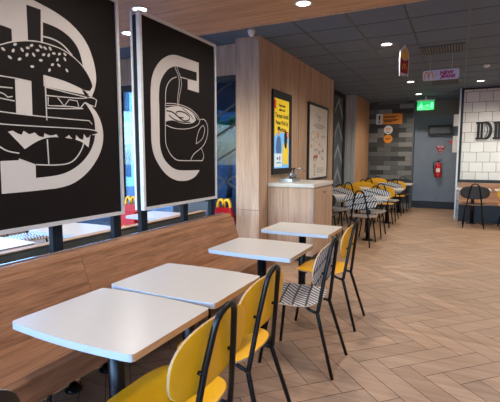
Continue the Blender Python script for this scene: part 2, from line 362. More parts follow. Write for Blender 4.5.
COFFEE_LINES=[([(2.993, 2.239), (2.965, 2.23), (2.953, 2.212), (2.963, 2.167), (2.996, 2.132), (3.018, 2.093), (3.022, 2.052), (3.012, 1.991), (2.989, 1.921), (2.993, 1.847)], 0.006), ([(2.982, 2.23), (2.981, 2.195), (3.008, 2.15), (3.041, 2.106), (3.054, 2.057), (3.044, 2.004), (3.012, 1.924), (3.004, 1.848)], 0.005), ([(2.821, 1.806), (2.826, 1.949), (2.846, 2.0), (2.882, 2.045), (2.93, 2.076), (2.981, 2.094)], 0.007), ([(3.035, 2.103), (3.142, 2.104)], 0.007), ([(2.821, 1.849), (2.811, 1.553), (2.819, 1.512), (2.842, 1.473), (2.874, 1.434), (2.92, 1.402), (2.961, 1.384), (3.01, 1.378), (3.37, 1.375)], 0.007), ([(2.816, 1.852), (2.897, 1.863), (3.008, 1.867), (3.125, 1.857), (3.23, 1.829), (3.31, 1.788), (3.332, 1.748), (3.316, 1.718), (3.245, 1.686), (3.137, 1.663), (3.018, 1.654), (2.906, 1.657), (2.81, 1.679)], 0.006), ([(2.815, 1.835), (2.928, 1.849), (3.057, 1.848), (3.176, 1.828), (3.273, 1.787), (3.309, 1.754)], 0.005), ([(3.328, 1.756), (3.394, 1.774), (3.445, 1.752), (3.476, 1.696), (3.467, 1.62), (3.421, 1.543), (3.361, 1.499), (3.287, 1.466), (3.239, 1.445), (3.205, 1.42), (3.175, 1.383)], 0.006), ([(3.267, 1.532), (3.279, 1.591), (3.307, 1.644), (3.346, 1.69), (3.389, 1.712), (3.42, 1.682), (3.398, 1.606), (3.343, 1.562), (3.267, 1.532)], 0.006), ([(3.353, 1.492), (3.387, 1.45), (3.394, 1.414), (3.37, 1.375)], 0.006)]
COFFEE_FROTH=[(2.826, 1.816), (2.896, 1.835), (2.991, 1.848), (3.09, 1.843), (3.187, 1.821), (3.251, 1.785), (3.268, 1.751), (3.227, 1.722), (3.138, 1.707), (3.02, 1.707), (2.955, 1.721), (2.893, 1.722), (2.822, 1.705)]
COFFEE_SWIRLS=[([(2.834, 1.795), (2.926, 1.794), (3.037, 1.737), (3.104, 1.727), (3.164, 1.747), (3.164, 1.777), (3.106, 1.802), (3.023, 1.809), (2.974, 1.799), (2.957, 1.773), (3.005, 1.754), (3.071, 1.755)], 0.011), ([(2.863, 1.761), (2.924, 1.732), (3.036, 1.714), (3.174, 1.724)], 0.01), ([(3.056, 1.836), (3.165, 1.799), (3.228, 1.756)], 0.007)]
SKY, EXPO = 1.55, 0.34

# ------------------------------------------------------------------ the room shell
CEIL, SOF = 2.94, 2.80
# floor: herringbone planks 0.60 x 0.15 m laid at 45 degrees
def build_floor():
    bm = bmesh.new(); L, Wd, g = 0.60, 0.15, 0.0022
    base = [bm.verts.new(p) for p in ((-7.1, -3.1, -0.004), (4.1, -3.1, -0.004), (4.1, 12.6, -0.004), (-7.1, 12.6, -0.004))]
    bf = bm.faces.new(base); bf.material_index = 1
    tone = bm.loops.layers.float_color.new('tone')
    for l in bf.loops: l[tone] = (1, 1, 1, 1)
    ou, ov = 1.866, 2.058; r2 = math.sqrt(0.5)
    def plank(a0, a1, b0, b1):
        u0, u1 = ou+a0+g, ou+a1-g; v1, v0 = ov+Wd-b0-g, ov+Wd-b1+g
        cu, cv_ = (u0+u1)/2, (v0+v1)/2
        cx, cy = (cu-cv_)*r2, (cu+cv_)*r2
        if not (-7.3 < cx < 4.3 and -3.3 < cy < 12.8): return
        vs = []
        for u, v in ((u0, v0), (u1, v0), (u1, v1), (u0, v1)):
            vs.append(bm.verts.new((min(4.1, max(-7.1, (u-v)*r2)), min(12.6, max(-3.1, (u+v)*r2)), 0.0)))
        try: f = bm.faces.new(vs)
        except ValueError: return
        t = random.uniform(0.86, 1.10); w = random.uniform(-0.02, 0.02)
        for l in f.loops: l[tone] = (t*(1+w), t, t*(1-w), 1)
    n = 90
    for j in range(-n, n):
        for k in range(-12, 13):
            a = j*Wd + k*2*L; plank(a, a+L, j*Wd, (j+1)*Wd)
            b = (j-7)*Wd + k*2*L; plank(j*Wd, (j+1)*Wd, b, b+L)
    me = bpy.data.meshes.new('floor'); bm.to_mesh(me); bm.free()
    me.materials.append(M['plank']); me.materials.append(M['grout'])
    o = bpy.data.objects.new('floor', me); COL.objects.link(o); tag(o, kind='structure')
build_floor()
def struct(name, mb, mats, parent=None):
    o = mb.build(name, mats, parent)
    if parent is None: tag(o, kind='structure')
    return o
struct('ceiling', MB().box(-7.1, 4.1, 4.15, 12.6, CEIL, CEIL+0.06), M['ceil'])
struct('ceiling_wood', MB().box(-7.1, 4.1, -3.1, 4.10, SOF, CEIL+0.06), M['soffit'])
struct('trim_1', MB().box(-7.1, 4.1, 4.10, 4.15, SOF-0.004, CEIL+0.06), M['oak'])
g = MB()
for k in range(-11, 7):
    x = 0.03 + 0.6*k; w = 0.011 if k % 2 == 0 else 0.005; g.box(x-w, x+w, 4.15, 12.6, CEIL-0.004, CEIL, 0 if k % 2 == 0 else 1)
for k in range(0, 14):
    y = 4.46 + 0.6*k; g.box(-7.1, 4.1, y-0.005, y+0.005, CEIL-0.0035, CEIL, 1)
struct('trim_2', g, [M['tbar'], M['tbar_dark']])

# poster wall: an oak-clad block with board seams
b = MB().box(-2.67, -2.33, 4.9, 8.42, 0.708, CEIL).box(-2.67, -2.33, 4.9, 8.42, 0.0, 0.704)
for y in (5.18, 5.78, 6.38, 6.98, 7.58, 8.18): b.box(-2.332, -2.3285, y-0.003, y+0.003, 0.0, CEIL, 1)
struct('wall_posters', b, [M['oak'], M['dark']])
struct('wall_column', MB().box(-2.72, -2.33, 10.52, 12.25, 0, CEIL).box(-2.72, -2.33, 10.505, 10.519, 0, CEIL, 1), [M['orange_wood'], M['pale_wood']])  # front slab is whitish grey: daylight on that face is put into its colour
# window with chevron film between the poster wall and the column
XG = -2.62
w2 = struct('window_1', MB().box(XG-0.06, XG+0.03, 8.42, 9.50, 0, CEIL).box(XG-0.06, XG+0.03, 10.36, 10.5, 0, CEIL).box(XG-0.06, XG+0.03, 9.50, 10.36, CEIL-0.12, CEIL).box(XG-0.06, XG+0.03, 9.50, 10.36, 0, 0.1), M['dark'])
struct('pane', MB().box(XG-0.02, XG, 9.50, 10.36, 0.1, CEIL-0.12), M['frost'], w2)
ch = MB()
for half, (ya, yb) in enumerate(((9.50, 10.36),)):
    ym = (ya+yb)/2
    for k in range(-1, 6):
        z0 = 0.1 + k*0.55
        for wd, dz, mi in ((0.13, 0, 0), (0.018, 0.20, 1), (0.018, 0.30, 1), (0.018, 0.40, 1)):
            for (y0, y1, s) in ((ya, ym, 1), (ym, yb, -1)):
                za = z0+dz + (0.4 if s < 0 else 0); zb = z0+dz + (0.4 if s > 0 else 0)
                lo, hi = 0.102, CEIL-0.122
                q = [(y0, min(hi, max(lo, za))), (y1, min(hi, max(lo, zb))), (y1, min(hi, max(lo, zb+wd))), (y0, min(hi, max(lo, za+wd)))]
                if len({round(p[1], 3) for p in q}) < 2: continue
                if abs(q[0][1]-q[3][1]) < 1e-3 or abs(q[1][1]-q[2][1]) < 1e-3: continue
                ch.prism(q, (XG, 0, 0), Y_, Z_, X_, 0.002+0.001*mi, mi)
struct('film_stripe', ch, [M['frost_line'], M['dark']], w2)

# far end: striped tile wall, metal jamb, door recess
struct('wall_tiles', MB().box(-2.33, -1.16, 12.2, 12.5, 0, CEIL), M['brick_grey'])
struct('trim_3', MB().box(-1.16, -1.125, 12.18, 12.5, 0, CEIL), M['tbar'])
struct('wall_end', MB().box(-1.125, -0.02, 12.42, 12.6, 2.55, CEIL), M['wallgrey'])
dr = struct('door_1', MB().box(-1.125, -0.02, 12.42, 12.5, 0.16, 2.55), M['doorgrey'])
struct('kick_plate', MB().box(-1.125, -0.02, 12.40, 12.5, 0.0, 0.155), M['navy'], dr)
struct('door_gap', MB().box(-1.125, -0.02, 12.415, 12.42, 0.157, 0.19), M['ink'], dr)
# white tiled wall to the right, its black frame and metal edge
tw = struct('wall_white_tiles', MB().box(-0.02, 4.1, 10.66, 12.6, 0.0, CEIL), M['white_tile'])
struct('trim_4', MB().box(-0.01, 4.1, 10.62, 10.66, 0.83, 0.90).box(-0.01, 0.04, 10.62, 10.66, 0.90, CEIL).box(-0.01, 4.1, 10.62, 10.66, CEIL-0.035, CEIL), M['dark'])
struct('trim_5', MB().box(-0.045, -0.012, 10.605, 10.68, 0, CEIL), M['alu'])

# annex wall with the shop windows; left, back and right walls
def window_wall(name, mb_wall, mat): return struct(name, mb_wall, mat)
window_wall('wall_annex', MB().box(-7.1, -2.67, 5.1, 5.3, 2.53, CEIL), M['oak'])
def shop_window(name, x0, x1, y, lattice, pane='glass_tint'):
    f = MB().box(x0, x0+0.06, y, y+0.1, 0, 2.53).box(x1-0.06, x1, y, y+0.1, 0, 2.53).box(x0+0.06, x1-0.06, y, y+0.1, 2.45, 2.53).box(x0+0.06, x1-0.06, y, y+0.1, 0, 0.08)
    w = struct(name, f, M['dark'])
    struct('pane', MB().box(x0+0.06, x1-0.06, y+0.045, y+0.055, 0.08, 2.45), M[pane], w)
    if lattice:
        l = MB()
        for s, z0s in ((1, (-0.6, 0.05, 0.62, 1.0, 1.35, 1.62, 1.95, 2.25)), (-1, (0.75, 1.5))):
            for z0 in z0s:
                xa, xb = x0+0.06, x1-0.06; za, zb = z0, z0+s*0.55*(xb-xa)
                pts = [(xa, za), (xb, zb)]
                def clip(p, q):
                    (ax, az), (bx, bz) = p, q; t0, t1 = 0.0, 1.0
                    for lim, sg in ((0.09, 1), (2.44, -1)):
                        da, db = sg*(az-lim), sg*(bz-lim)
                        if da < 0 and db < 0: return None
                        if da < 0: t0 = max(t0, da/(da-db))
                        if db < 0: t1 = min(t1, da/(da-db))
                    if t1 <= t0: return None
                    f_ = lambda t: (ax+(bx-ax)*t, az+(bz-az)*t)
                    return f_(t0), f_(t1)
                c = clip(*pts)
                if c:
                    l.ribbon(c, 0.030, (0, y+0.044, 0), X_, Z_, -Y_, 0.003)
        struct('lattice_line', l, M['ink'], w)
    return w
shop_window('window_2', -3.82, -2.67, 5.1, True)
shop_window('window_3', -4.97, -3.82, 5.1, False, 'glass_mid')
shop_window('window_4', -6.10, -4.97, 5.1, False, 'glass_mid')
struct('wall_corner', MB().box(-7.1, -6.10, 5.1, 5.3, 0, 2.53), M['oak'])
struct('wall_left', MB().box(-7.1, -7.0, -3.1, 5.1, 2.55, SOF).box(-7.1, -7.0, -3.1, 5.1, 0, 0.25), M['oak'])
for i, y0 in enumerate((-3.0, -0.98, 1.04, 3.06)):
    y1 = y0+2.02
    w = struct('window_%d' % (5+i), MB().box(-7.08, -7.0, y0, y0+0.06, 0.25, 2.55).box(-7.08, -7.0, y1-0.06, y1, 0.25, 2.55).box(-7.08, -7.0, y0+0.06, y1-0.06, 2.48, 2.55).box(-7.08, -7.0, y0+0.06, y1-0.06, 0.25, 0.32), M['dark'])
    struct('pane', MB().box(-7.05, -7.04, y0+0.06, y1-0.06, 0.32, 2.48), M['glass'], w)
struct('wall_back', MB().box(-7.1, 4.1, -3.1, -3.0, 2.3, SOF).box(-7.1, 4.1, -3.1, -3.0, 0, 0.8), M['oak'])
for i, x0 in enumerate((-7.0, -4.8, -2.6, -0.4, 1.8)):
    x1 = x0+2.2
    w = struct('window_%d' % (9+i), MB().box(x0, x0+0.06, -3.08, -3.0, 0.8, 2.3).box(x1-0.06, x1, -3.08, -3.0, 0.8, 2.3).box(x0+0.06, x1-0.06, -3.08, -3.0, 2.24, 2.3).box(x0+0.06, x1-0.06, -3.08, -3.0, 0.8, 0.86), M['dark'])
    struct('pane', MB().box(x0+0.06, x1-0.06, -3.05, -3.04, 0.86, 2.24), M['glass'], w)
struct('wall_right', MB().box(4.0, 4.1, -3.1, 12.6, 0, CEIL), M['oak'])

# outside
struct('ground', MB().box(-60, 40, -60, 70, -0.25, -0.15), M['asphalt'])
def building(loc, w, d, h, mat, label, cols, rows):
    e = empty('building', loc); tag(e, label, 'building')
    MB().box(-w/2, w/2, 0, d, 0, h).build('facade', mat, e)
    MB().box(-w/2-0.2, w/2+0.2, -0.2, d+0.2, h, h+0.25).build('roof', M['white'], e)
    for r in range(rows):
        for c in range(cols):
            x0 = -w/2 + (c+0.18)*w/cols; x1 = -w/2 + (c+0.82)*w/cols; z0 = 0.5 + r*(h-0.6)/rows; z1 = z0 + (h-0.6)/rows*0.6
            MB().box(x0, x1, -0.04, 0.0, z0, z1).build('window', M['window_dark'], e)
building((-19.6, 17.0, -0.15), 8.5, 5, 6.4, M['facade'], 'pale two-storey building outside, seen through the gap between the panels', 5, 2)
building((-10.6, 20.0, -0.15), 6.0, 5, 11.0, M['facade_blue'], 'blue building outside, seen through the window with black diagonal lines', 7, 6)
def tree(loc, h, r, label):
    e = empty('tree', loc); tag(e, label, 'tree')
    MB().tube([(0, 0, 0), (0.05, 0, h*0.35), (0, 0.05, h*0.6)], [0.12, 0.09, 0.06]).build('trunk', M['bark'], e)
    bm = bmesh.new(); rnd = random.Random(3)
    for k in range(260):
        d = Vector((rnd.gauss(0, 1), rnd.gauss(0, 1), rnd.gauss(0, 0.9))).normalized()*r*(rnd.random()**0.4)
        c = Vector((0, 0, h*0.68))+d; n = Vector((rnd.gauss(0, 1), rnd.gauss(0, 1), rnd.gauss(0, 1))).normalized()
        u = n.orthogonal().normalized()*0.16; v = n.cross(u).normalized()*0.1
        bm.faces.new([bm.verts.new(c+u), bm.verts.new(c+v), bm.verts.new(c-u), bm.verts.new(c-v)])
    me = bpy.data.meshes.new('foliage'); bm.to_mesh(me); bm.free(); me.materials.append(M['leaf'])
    o = bpy.data.objects.new('foliage', me); COL.objects.link(o); o.parent = e
tree((-7.6, 13.4, -0.15), 3.2, 0.85, 'small green tree outside the window with black diagonal lines')

# ------------------------------------------------------------------ benches
def banquette(name, y0, y1, label, endcap, legs):
    e = empty(name, (-1.95, (y0+y1)/2, 0)); tag(e, label, 'bench', 'wooden bench sections along the panels')
    oy = (y0+y1)/2; ox = -1.95
    h = (y1-y0)/2 - 0.0015
    MB().box(-2.0-ox, -1.59-ox, -h, h, 0.345, 0.46, bevel=0.006).build('seat', M['bench'], e)
    prof = [(-1.975, 0.462), (-2.0, 0.55), (-2.085, 0.78)] + [(-2.130+0.045*math.cos(a), 0.785+0.045*math.sin(a)) for a in (0.3, 0.7, 1.1, 1.5, 1.9, 2.3, 2.7)] + [(-2.178, 0.76), (-2.178, 0.345), (-2.005, 0.345), (-2.005, 0.462)]
    b = MB().prism([(p[0]-ox, p[1]) for p in prof], (0, -h, 0), X_, Z_, Y_, 2*h)
    if endcap:
        es = [ed for ed in b.bm.edges if all(v.co.y > h-1e-4 for v in ed.verts) and all(v.co.z > 0.5 for v in ed.verts)]
        bmesh.ops.bevel(b.bm, geom=es, offset=0.014, segments=3, profile=0.5, affect='EDGES')
    b.build('backrest', M['bench'], e)
    MB().box(-2.186-ox, -2.179-ox, -h, h, 0.78, 0.832).build('edge_strip', M['chrome'], e)
    for yy in legs:
        MB().tube([(-2.03-ox, yy-oy, 0.012), (-2.03-ox, yy-oy, 0.345)], 0.017, 10).lathe([(0.05, 0), (0.05, 0.012), (0.03, 0.022), (0.018, 0.05)], (-2.03-ox, yy-oy, 0), n=16).build('leg', M['black'], e)
    MB().tube([(-1.75-ox, legs[0]+0.83-oy, 0), (-1.75-ox, legs[0]+0.83-oy, 0.345)], 0.011, 10).build('leg', M['black'], e)
    return e
banquette('banquette_bench', 0.2, 1.80, 'near section of the long wooden bench, below the burger panel', False, (0.45, 1.05, 1.65))
banquette('banquette_bench', 1.80, 3.74, 'far section of the long wooden bench, ending before the oak wall', True, (1.92, 2.6, 3.4))
def rear_banquette(y0, y1, label):
    e = empty('banquette_bench', (-2.7, (y0+y1)/2, 0)); tag(e, label, 'bench', 'benches behind the panels with grey-green backs')
    ox, h = -2.7, (y1-y0)/2-0.002
    b = MB().prism([(-2.36-ox, 0.0), (-2.36-ox, 0.825), (-2.385-ox, 0.84), (-2.42-ox, 0.84), (-2.55-ox, 0.46), (-2.55-ox, 0.0)], (0, -h, 0), X_, Z_, Y_, 2*h)
    b.build('backrest', M['vinyl'], e)
    MB().box(-2.425-ox, -2.352-ox, -h, h, 0.84, 0.848, bevel=0.003).build('top_rail', M['ply'], e)
    MB().box(-2.95-ox, -2.552-ox, -h, h, 0.36, 0.46, bevel=0.006).build('seat', M['bench'], e)
    for yy in (-h+0.2, h-0.2):
        MB().tube([(-2.88-ox, yy, 0), (-2.88-ox, yy, 0.36)], 0.018, 10).build('leg', M['black'], e)
rear_banquette(0.2, 1.70, 'near section of the rear bench whose grey-green back shows under the burger panel')
rear_banquette(1.70, 3.66, 'far section of the rear bench whose grey-green back shows under the coffee panel')

# ------------------------------------------------------------------ divider panels with their prints
def divider(y0, y1, label, posts):
    e = empty('divider_panel', (-2.265, (y0+y1)/2, 0)); tag(e, label, 'panel', 'black printed panels over the bench')
    z0, z1 = 0.99, 2.51
    def W(mb, name, mat, par=None):
        o = mb.build(name, mat)
        if par is None: return world_parent(o, e)
        o.parent = par; o.matrix_parent_inverse = Matrix.Identity(4)
        return o
    fw = 0.024
    for side, xa, xb in (('front', -2.225, -2.205), ('rear', -2.283, -2.270)):
        o = W(MB().box(xa, xb, y0+0.01, y1-0.01, z0+0.01, z1-0.01), side+'_board', M['board'])
        if side == 'front': fb = o
        fa, fb_ = (xa-0.002, xb+0.012) if side == 'front' else (xa-0.004, xb+0.001)
        W(MB().box(fa, fb_, y0, y0+fw, z0, z1).box(fa, fb_, y1-fw, y1, z0, z1).box(fa, fb_, y0+fw, y1-fw, z0, z0+fw).box(fa, fb_, y0+fw, y1-fw, z1-fw, z1), side+'_frame', M['alu'])
    for y in posts:
        W(MB().box(-2.266, -2.230, y-0.036, y+0.036, 0.0, z1-0.03), 'post', M['post'])
    return e, fb
def sub_print(mb, name, mats, e):
    o = mb.build(name, mats); world_parent(o, e); return o
XF = -2.2049
def soften(pts, closed=True, rounds=2, lim=42):
    for _ in range(rounds):
        out = []; n = len(pts)
        for i in range(n):
            if not closed and i in (0, n-1): out.append(pts[i]); continue
            a, b, c = Vector(pts[i-1]), Vector(pts[i]), Vector(pts[(i+1) % n])
            if (b-a).length < 1e-6 or (c-b).length < 1e-6: out.append(pts[i]); continue
            if (b-a).angle(c-b) < math.radians(lim):
                out += [tuple(b+(a-b)*0.25), tuple(b+(c-b)*0.25)]
            else: out.append(pts[i])
        pts = out
    return pts
e1, f1 = divider(1.17, 2.302, 'black panel printed with a white letter B and a burger', (1.21, 1.75, 2.262))
pr = MB()
for pts in BURGER_WHITE.values(): pr.prism(soften(pts), (XF, 0, 0), Y_, Z_, X_, 0.0010)
sub_print(pr, 'letter_print', M['print_white'], e1)
pr = MB()
for pts in BURGER_BLACK.values(): pr.prism(soften(pts), (XF, 0, 0), Y_, Z_, X_, 0.0018)
for pts, w in BURGER_LINES: pr.ribbon(soften(pts, False), w, (XF, 0, 0), Y_, Z_, X_, 0.0026, 1)
for i, (y, z) in enumerate(BURGER_SEEDS):
    a = [0.6, -0.5, 1.0, -0.9, 0.2][i % 5]
    pts = []
    for k in range(8):
        t = 2*PI*k/8; p, q = 0.0125*math.cos(t), 0.0075*math.sin(t)
        pts.append((y+p*math.cos(a)-q*math.sin(a), z+p*math.sin(a)+q*math.cos(a)))
    pr.prism(pts, (XF, 0, 0), Y_, Z_, X_, 0.0027, 1)
sub_print(pr, 'burger_print', [M['board'], M['print_white']], e1)
e2, f2 = divider(2.517, 3.622, 'black panel printed with a white letter C and a coffee cup', (2.557, 3.12, 3.592))
sub_print(MB().prism(soften(COFFEE_LETTER), (XF, 0, 0), Y_, Z_, X_, 0.0010), 'letter_print', M['print_white'], e2)
pr = MB().prism(soften(COFFEE_FROTH), (XF, 0, 0), Y_, Z_, X_, 0.0012, 1)
for pts, w in COFFEE_SWIRLS: pr.ribbon(soften(pts, False), w, (XF, 0, 0), Y_, Z_, X_, 0.0022, 0)
for pts, w in COFFEE_LINES: pr.ribbon(soften(pts, False), w, (XF, 0, 0), Y_, Z_, X_, 0.0016, 1)
sub_print(pr, 'cup_print', [M['board'], M['print_white']], e2)

# ------------------------------------------------------------------ tables
def table_outline(w, d, bow, r=0.022):
    """rectangle w (x) by d (y) with bowed short ends and rounded corners"""
    hw, hd = w/2, d/2; out = []
    for (cx, cy, a0) in ((hw-r, hd-r, 0), (-hw+r, hd-r, 90), (-hw+r, -hd+r, 180), (hw-r, -hd+r, 270)):
        out += arc(cx, cy, r, a0, a0+90, 4)
        nx = {0: 'top', 180: 'bot'}.get(a0)
        if nx:
            s = 1 if nx == 'top' else -1
            for k in range(1, 10):
                t = k/10; x = s*(hw-r)*(1-2*t); out.append((x, s*(hd + bow*(1-(2*t-1)**2))))
    return out
def make_table(w=0.65, d=0.50, bow=0.016):
    e = empty('dining_table')
    b = MB(); pts = table_outline(w, d, bow)
    b.prism(pts, (0, 0, 0.712), X_, Y_, Z_, 0.028, 0, 2)
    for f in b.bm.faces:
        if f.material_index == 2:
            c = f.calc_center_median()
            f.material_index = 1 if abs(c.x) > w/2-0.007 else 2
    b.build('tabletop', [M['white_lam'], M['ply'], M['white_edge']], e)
    MB().tube([(0, 0, 0.022), (0, 0, 0.705)], 0.035, 20).build('post', M['black'], e)
    MB().box(-0.15, 0.15, -0.02, 0.02, 0.700, 0.712).box(-0.02, 0.02, -0.15, 0.15, 0.699, 0.7115).build('mounting_bracket', M['black'], e)
    MB().lathe([(0.10, 0), (0.10, 0.008), (0.094, 0.014), (0.05, 0.022), (0.04, 0.035)], n=32).build('base_plate', M['black'], e)
    return e
table0 = make_table(); used = []
def place_table(x, y, label, group=None):
    o = table0 if not used else copy_tree(table0); used.append(1)
    o.location = (x, y, 0); tag(o, label, 'table', group)
    return o
G1 = 'white tables along the wooden bench'
place_table(-1.285, 1.268, 'nearest white table at the bench, its blue-lit bowed edge facing the camera', G1)
place_table(-1.295, 1.822, 'second white table at the bench, pushed against the nearest one', G1)
place_table(-1.290, 2.770, 'third white table at the bench, near its far end, with the line-printed chair', G1)
place_table(-1.295, 3.690, 'fourth white table, standing before the oak counter past the bench', G1)
G2 = 'white tables behind the panels'
place_table(-3.27, 1.86, 'white table behind the panels at the left edge of the photo', G2)
place_table(-3.20, 2.70, 'white table behind the burger panel, middle of three', G2)
place_table(-3.06, 3.80, 'white table behind the coffee panel, nearest the shop window', G2)
G3 = 'white tables at the far end by the chevron window'
for (y, nm) in ((7.13, 'nearest row'), (9.2, 'middle row'), (11.15, 'last row before the striped tile wall')):
    place_table(-1.98, y, 'far white table on the window side, %s' % nm, G3)
    place_table(-1.33, y, 'far white table on the aisle side, %s' % nm, G3)
G4 = 'white tables at the white tiled wall'
place_table(0.30, 9.90, 'white table at the tiled-wall bench in front of the black chair', G4)
place_table(1.02, 9.90, 'white table at the tiled-wall bench beyond the yellow chair', G4)

# ------------------------------------------------------------------ chairs (sitter looks along local +X)
def superellipse(a, b, n, k=40):
    out = []
    for i in range(k):
        t = 2*PI*i/k; c, s = math.cos(t), math.sin(t)
        out.append((a*math.copysign(abs(c)**(2/n), c), b*math.copysign(abs(s)**(2/n), s)))
    return out
def plate(outline, thick, fmap, name, mats, parent):
    """thin shell: face material 0 and 0 on back, edge material 1"""
    bm = bmesh.new(); rings = {}
    scales = (1.0, 0.985, 0.85, 0.6, 0.3)
    for side, h in ((0, thick/2), (1, -thick/2)):
        for si, s in enumerate(scales):
            hh = h*(0.8 if si == 0 else 1.0)
            rings[side, si] = [bm.verts.new(fmap(a*s, b*s, hh)) for a, b in outline]
        rings[side, 'c'] = bm.verts.new(fmap(0, 0, h))
    n = len(outline)
    for side in (0, 1):
        for si in range(len(scales)-1):
            A, B = rings[side, si], rings[side, si+1]
            for k in range(n):
                f = bm.faces.new((A[k], A[(k+1) % n], B[(k+1) % n], B[k])); f.smooth = True; f.material_index = 0
        A = rings[side, len(scales)-1]
        for k in range(n):
            f = bm.faces.new((A[k], A[(k+1) % n], rings[side, 'c'])); f.smooth = True
    A, B = rings[0, 0], rings[1, 0]
    for k in range(n):
        f = bm.faces.new((A[k], A[(k+1) % n], B[(k+1) % n], B[k])); f.material_index = 1
    bmesh.ops.recalc_face_normals(bm, faces=bm.faces[:])
    me = bpy.data.meshes.new(name); bm.to_mesh(me); bm.free()
    for m in mats: me.materials.append(m)
    o = bpy.data.objects.new(name, me); COL.objects.link(o); o.parent = parent
    return o
TB = 0.0125
def make_chair(kind):
    e = empty('dining_chair'); face = {'yellow': M['yellow'], 'print': M['hatch'], 'black': M['black_lam'], 'dark': M['black_lam']}[kind]; rim = M['white_edge'] if kind == 'dark' else M['ply']
    def seat_map(a, b, h):
        return (a+0.005, b, 0.458 + h - 0.012*math.exp(-((a+0.02)/0.16)**2-(b/0.18)**2) - (0.02*((a-0.10)/0.11)**2 if a > 0.10 else 0))
    plate(superellipse(0.205, 0.222, 3.6, 48), 0.012, seat_map, 'seat', [face, rim], e)
    tilt = math.tan(math.radians(6))
    def back_map(a, b, h):
        return (-0.222 - b*tilt + 0.16*a*a + h, a, 0.704 + b)
    plate(superellipse(0.262, 0.131, 2.7, 48), 0.011, back_map, 'backrest', [face, rim], e)
    # back hoop: two tubes rising from the seat, joined by a tight bend at the top
    def side(s): return [(-0.205, s*0.139, 0.395), (-0.212, s*0.136, 0.43), (-0.246, s*0.100, 0.68), (-0.266, s*0.072, 0.81)]
    top = []
    for k in range(1, 8):
        t = PI*k/8; top.append((-0.266-0.017*math.sin(t), 0.067*math.cos(t), 0.82+0.062*math.sin(t)))
    MB().tube(side(1) + top + side(-1)[::-1], TB, 10).build('back_hoop', M['black'], e)
    for s in (1, -1):
        MB().tube([(-0.206, s*0.139, 0.405), (-0.209, s*0.141, 0.39), (-0.325, s*0.187, 0.0)], [TB, TB, TB*0.9], 10).build('leg', M['black'], e)
        MB().tube([(0.10, s*0.13, 0.436), (0.125, s*0.14, 0.425), (0.185, s*0.19, 0.0)], [TB, TB, TB*0.9], 10).build('leg', M['black'], e)
    MB().tube([(-0.206, 0.139, 0.40), (-0.15, 0.132, 0.412), (-0.11, 0.132, 0.436), (0.12, 0.132, 0.436)], 0.010, 8).tube([(-0.206, -0.139, 0.40), (-0.15, -0.132, 0.412), (-0.11, -0.132, 0.436), (0.12, -0.132, 0.436)], 0.010, 8).tube([(-0.11, -0.135, 0.434), (-0.11, 0.135, 0.434)], 0.009, 8).tube([(0.11, -0.135, 0.434), (0.11, 0.135, 0.434)], 0.009, 8).build('seat_rail', M['black'], e)
    for s in (1, -1):
        MB().tube([(-0.246, s*0.106, 0.66), (-0.208, s*0.106, 0.66)], 0.008, 8).build('bolt', M['black'], e)
    return e
proto = {}
def place_chair(kind, x, y, deg, label, group):
    if kind not in proto: o = proto[kind] = make_chair(kind)
    else: o = copy_tree(proto[kind])
    o.location = (x, y, 0); o.rotation_euler = (0, 0, math.radians(deg)); tag(o, label, 'chair', group)
    return o
C1 = 'chairs along the near tables'
place_chair('yellow', -1.0, 1.255, 180, 'nearest yellow chair, at the front table, its back cut by the photo bottom', C1)
place_chair('yellow', -1.05, 1.80, 180, 'second yellow chair, between the nearest yellow chair and the line-printed chair', C1)
place_chair('print', -0.98, 2.655, 180, 'white chair printed with black lines at the third bench table', C1)
place_chair('yellow', -1.015, 3.46, 180, 'yellow chair behind the line-printed chair, at the table before the counter', C1)
place_chair('dark', -1.27, 0.42, 180, 'dark chair at the lower left corner, only its back corner showing', C1)
C2 = 'chairs behind the panels'
place_chair('print', -4.62, 3.22, 0, 'line-printed chair far behind the burger panel, between two white tables', C2)
place_chair('black', -3.10, 4.36, -90, 'dark chair behind the coffee panel between a white table and the shop window', C2)
C3 = 'far chairs by the chevron window'
place_chair('print', -1.37, 6.84, 90, 'line-printed chair with its back to the camera at the nearest far table', C3)
place_chair('black', -2.02, 6.84, 90, 'dark chair beside the counter at the nearest far window-side table', C3)
place_chair('print', -1.33, 7.52, -90, 'line-printed chair facing the camera behind the nearest aisle-side far table', C3)
place_chair('print', -2.00, 7.52, -90, 'line-printed chair facing the camera behind the nearest window-side far table', C3)
place_chair('yellow', -1.37, 8.87, 90, 'yellow chair on the aisle side with its back to the camera, middle far row', C3)
place_chair('yellow', -2.03, 8.87, 90, 'yellow chair on the window side with its back to the camera, middle far row', C3)
place_chair('print', -1.36, 9.58, -90, 'line-printed chair facing the camera behind the middle aisle-side far table', C3)
place_chair('yellow', -1.98, 9.58, -90, 'yellow chair facing the camera behind the middle window-side far table', C3)
place_chair('yellow', -1.37, 10.80, 90, 'yellow chair on the aisle side, last far row', C3)
place_chair('yellow', -1.98, 10.80, 90, 'yellow chair on the window side with its back to the camera, last far row', C3)
place_chair('black', -1.33, 11.53, -90, 'dark chair against the striped tile wall behind the last aisle-side table', C3)
place_chair('yellow', -1.98, 11.53, -90, 'yellow chair against the striped tile wall behind the last window-side table', C3)
C4 = 'chairs facing the white tiled wall'
place_chair('black', 0.315, 9.55, 90, 'dark chair with a black back at the white tiled wall', C4)
place_chair('yellow', 0.965, 9.55, 90, 'yellow chair cut by the right edge at the white tiled wall', C4)

# bench under the tiled wall
e = empty('banquette_bench', (2.0, 10.3, 0)); tag(e, 'pale wooden bench under the white tiled wall, with a dark base', 'bench')
MB().box(-1.96, 2.0, 0.20, 0.315, 0.42, 0.828, bevel=0.005).build('backrest', M['bench_x'], e)
MB().box(-1.96, 2.0, -0.22, 0.198, 0.38, 0.44, bevel=0.005).build('seat', M['bench_x'], e)
MB().box(-1.96, 2.0, -0.12, 0.315, 0.0, 0.379).build('base', M['navy'], e)

